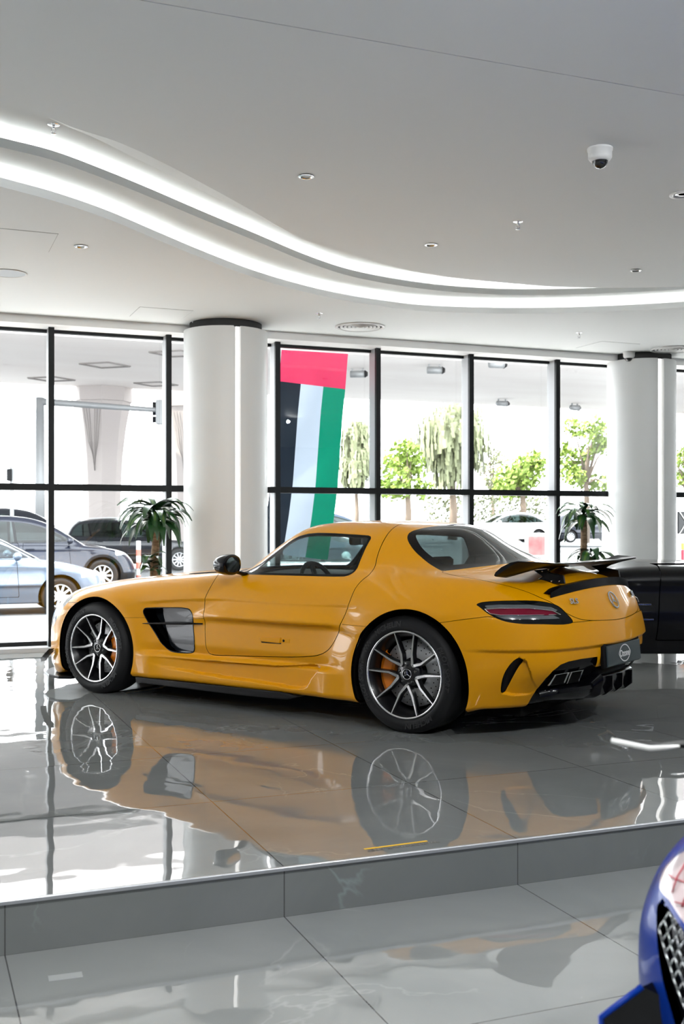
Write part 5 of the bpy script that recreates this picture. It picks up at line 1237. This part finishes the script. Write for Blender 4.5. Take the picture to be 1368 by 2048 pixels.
# a larger gimbal light at the right edge, round ceiling speaker, air diffusers, access panels
t = thing('gimbal_light', 'larger white gimbal downlight cut off at the right edge', 'light', hang(1366, 389, ZD))
MB().lathe([(.085, 0), (.085, -.006), (.062, -.008), (.056, .0), (.05, .03)], 36).build('trim_ring', M_WHP, t); MB().lathe([(.001, .0), (.03, .0), (.048, -.004), (.05, .01)], 28).build('reflector', M_CHR, t)
t = thing('ceiling_speaker', 'round flush white ceiling speaker at the left edge', 'speaker', hang(16, 546, ZA))
MB().lathe([(.15, 0), (.15, -.006), (.14, -.008), (.135, -.004)], 48).build('rim', M_WHP, t); MB().lathe([(.001, -.004), (.135, -.004)], 48).build('grille', mat('pale_speaker_grille', (.55, .60, .64), .6), t)
df0 = None
for (u, v, lab) in ((720, 653, 'round ringed air diffuser on the ceiling between the columns'), (1346, 698, 'round ringed air diffuser on the ceiling above the right column')):
    if df0 is None:
        df0 = t = thing('air_diffuser', lab, 'vent', group='round air diffusers'); MB().lathe([(.255, .0), (.255, -.012), (.235, -.016), (.225, -.004)], 56).build('rim', M_WHP, t)
        w = MB()
        for r in (.205, .165, .125, .085, .045): w.lathe([(r, -.004), (r - .004, -.014), (r - .028, -.002), (r - .026, .006)], 48)
        w.build('rings', M_WHP, t); MB().lathe([(.001, -.0015), (.226, -.0015)], 48).build('dark_throat', M_DARK, t)
    else: t = copy_tree(df0); t['label'] = lab
    t.location = hang(u, v, ZA)
M_LINE = mat('hair_line_gap', (.22, .22, .22), .8)
ap = None
for (u, v, sx, sy, lab) in ((26, 479, .55, .55, 'square access panel outlined in the ceiling at left'), (322, 627, .5, .5, 'square access panel outlined in the ceiling left of the column'), (1215, 692, .5, .5, 'square access panel outlined in the ceiling near the right column')):
    x, y = px(u, v, ZA); o = MB()
    o.box((-sx / 2, -sy / 2, -.0025), (sx / 2, sy / 2, -.0008)); t = tag(o.build('access_panel', M_CEIL), lab, 'panel', 'ceiling access panels')
    q = .003; w = MB().box((-sx / 2 - q, -sy / 2 - q, -.0006), (sx / 2 + q, sy / 2 + q, -.0001)); w.build('shadow_joint', M_LINE, t); t.location = (x, y, ZA); t.rotation_euler = (0, 0, TH)
# stickers on the floor
M_STK = mat('pale_tape', (.30, .31, .31), .5); M_YT = mat('yellow_sticker', (.85, .5, .02), .5); M_DT = mat('dark_sticker_print', (.12, .11, .10), .5)
a = Vector((*px(735, 1701, 0), 0)); b = Vector((*px(872, 1683, 0), 0)); c = (a + b) / 2; rz = math.atan2(b.y - a.y, b.x - a.x) + math.pi; L = (b - a).length
t = thing('floor_sticker', 'upside-down yellow and black warning sticker by the platform edge', 'sticker', (c.x, c.y, .0006), rz)
MB().box((-L * .40, -.024, 0), (L * .52, -.012, .0008)).build('underline', M_YT, t)
w = MB(); w.add(*flat_text('WATCH YOUR STEP', .0335, TR(0, .006, .0004), .0006, .0006)); w.build('lettering', M_DT, t)
x, y = px(131, 1953, -.18); t = tag(MB().box((-.052, -.022, 0), (.052, .022, .0006)).build('tape_patch', M_STK), 'pale rectangular tape patch on the lower floor', 'tape'); t.location = (x, y, -.18); t.rotation_euler = (0, 0, TH - .05)

# ---- potted dracaenas
M_LV = mat('dark_green_leaf', (.018, .075, .02), .32, 0, .25); M_LVS = mat('lime_leaf_stripe', (.07, .16, .015), .35, 0, .2); M_TRK = mat('cane_bark', (.20, .12, .065), .85); noise_mix(M_TRK, (.13, .08, .045), (.26, .17, .10), 20, 3, stretch=(1, 1, 4)); M_POT = mat('brown_pot', (.16, .08, .05), .5); M_SOIL = mat('potting_soil', (.03, .02, .014), .95)
def rosette(z0, n, L, seed, spread=1., stripe=.3):
    rnd = random.Random(seed); g = MB(); st = MB()
    for i in range(n):
        a = i * 2.4 + rnd.uniform(-.3, .3); up = rnd.uniform(0, 1.2) * (1 - .35 * i / n); ln = L * rnd.uniform(.75, 1.15); wd = rnd.uniform(.033, .05); h0 = z0 + rnd.uniform(-.09, .07)
        d = Vector((math.cos(a), math.sin(a), 0)); q = Vector((-d.y, d.x, 0)); tw = rnd.uniform(-.5, .5); p = Vector((0, 0, h0)); ang = up; c = []; m = 9
        for k in range(m):
            f = k / (m - 1); ww = wd * (1 - (2 * f - .85) ** 2 * .75 if f < .93 else .18) * (.55 if k == 0 else 1); ww = max(ww, .002); s = q * math.cos(tw * f) + Vector((0, 0, 1)) * math.sin(tw * f)
            c.append((p.copy(), s, ww)); ang -= rnd.uniform(.10, .22) * (1 + .8 * f); ang = max(ang, -1.35); p = p + (d * math.cos(ang) * spread + Vector((0, 0, 1)) * math.sin(ang)) * ln / m
        fold = Vector((0, 0, .25))
        g.grid([[tuple(pp - s * ww + fold * ww), tuple(pp), tuple(pp + s * ww + fold * ww)] for pp, s, ww in c])
        if rnd.random() < stripe + .35: st.grid([[tuple(pp - s * ww * .32 + Vector((0, 0, .0025 + .08 * ww))), tuple(pp + s * ww * .32 + Vector((0, 0, .0025 + .08 * ww)))] for pp, s, ww in c[1:-1]])
    return g, st
def dracaena(label, loc, trunk_h, crowns, seed):
    t = thing('potted_dracaena', label, 'plant', loc)
    MB().lathe([(.001, 0), (.15, 0), (.155, .02), (.19, .34), (.2, .36), (.185, .36), (.175, .33), (.001, .33)], 32).build('pot', M_POT, t); MB().lathe([(.001, .335), (.174, .335)], 24).build('soil', M_SOIL, t)
    rnd = random.Random(seed); zs = np.linspace(.3, trunk_h, 16)
    MB().tube([(.006 * math.sin(z_ * 7), .006 * math.cos(z_ * 5), z_) for z_ in zs], [.036 + rnd.uniform(-.002, .004) for _ in zs], 12).build('cane', M_TRK, t)
    for (dx, dy, z0, n, L) in crowns:
        g, st = rosette(z0, n, L, seed + int(z0 * 100)); f = g.build('leaves', M_LV, t); f.location = (dx, dy, 0); s_ = st.build('leaf_stripes', M_LVS, f); seed += 3
        if abs(dx) + abs(dy) > .02: MB().tube([(dx, dy, .3), (dx, dy, z0)], .014, 8).build('side_shoot', M_TRK, t)
    return t
Y = 10.55; X = (310 - 684) / FPX * Y; dracaena('tall dracaena with arching leaves left of the left column', (X, Y, 0), 1.33, [(0, 0, 1.34, 62, .46), (-.02, -.085, .88, 14, .20)], 5)
Y = 12.35; X = (1167 - 684) / FPX * Y; dracaena('two-tiered dracaena beside the right column', (X, Y, 0), 1.34, [(0, 0, 1.36, 36, .40), (.08, -.04, .88, 26, .40)], 12)
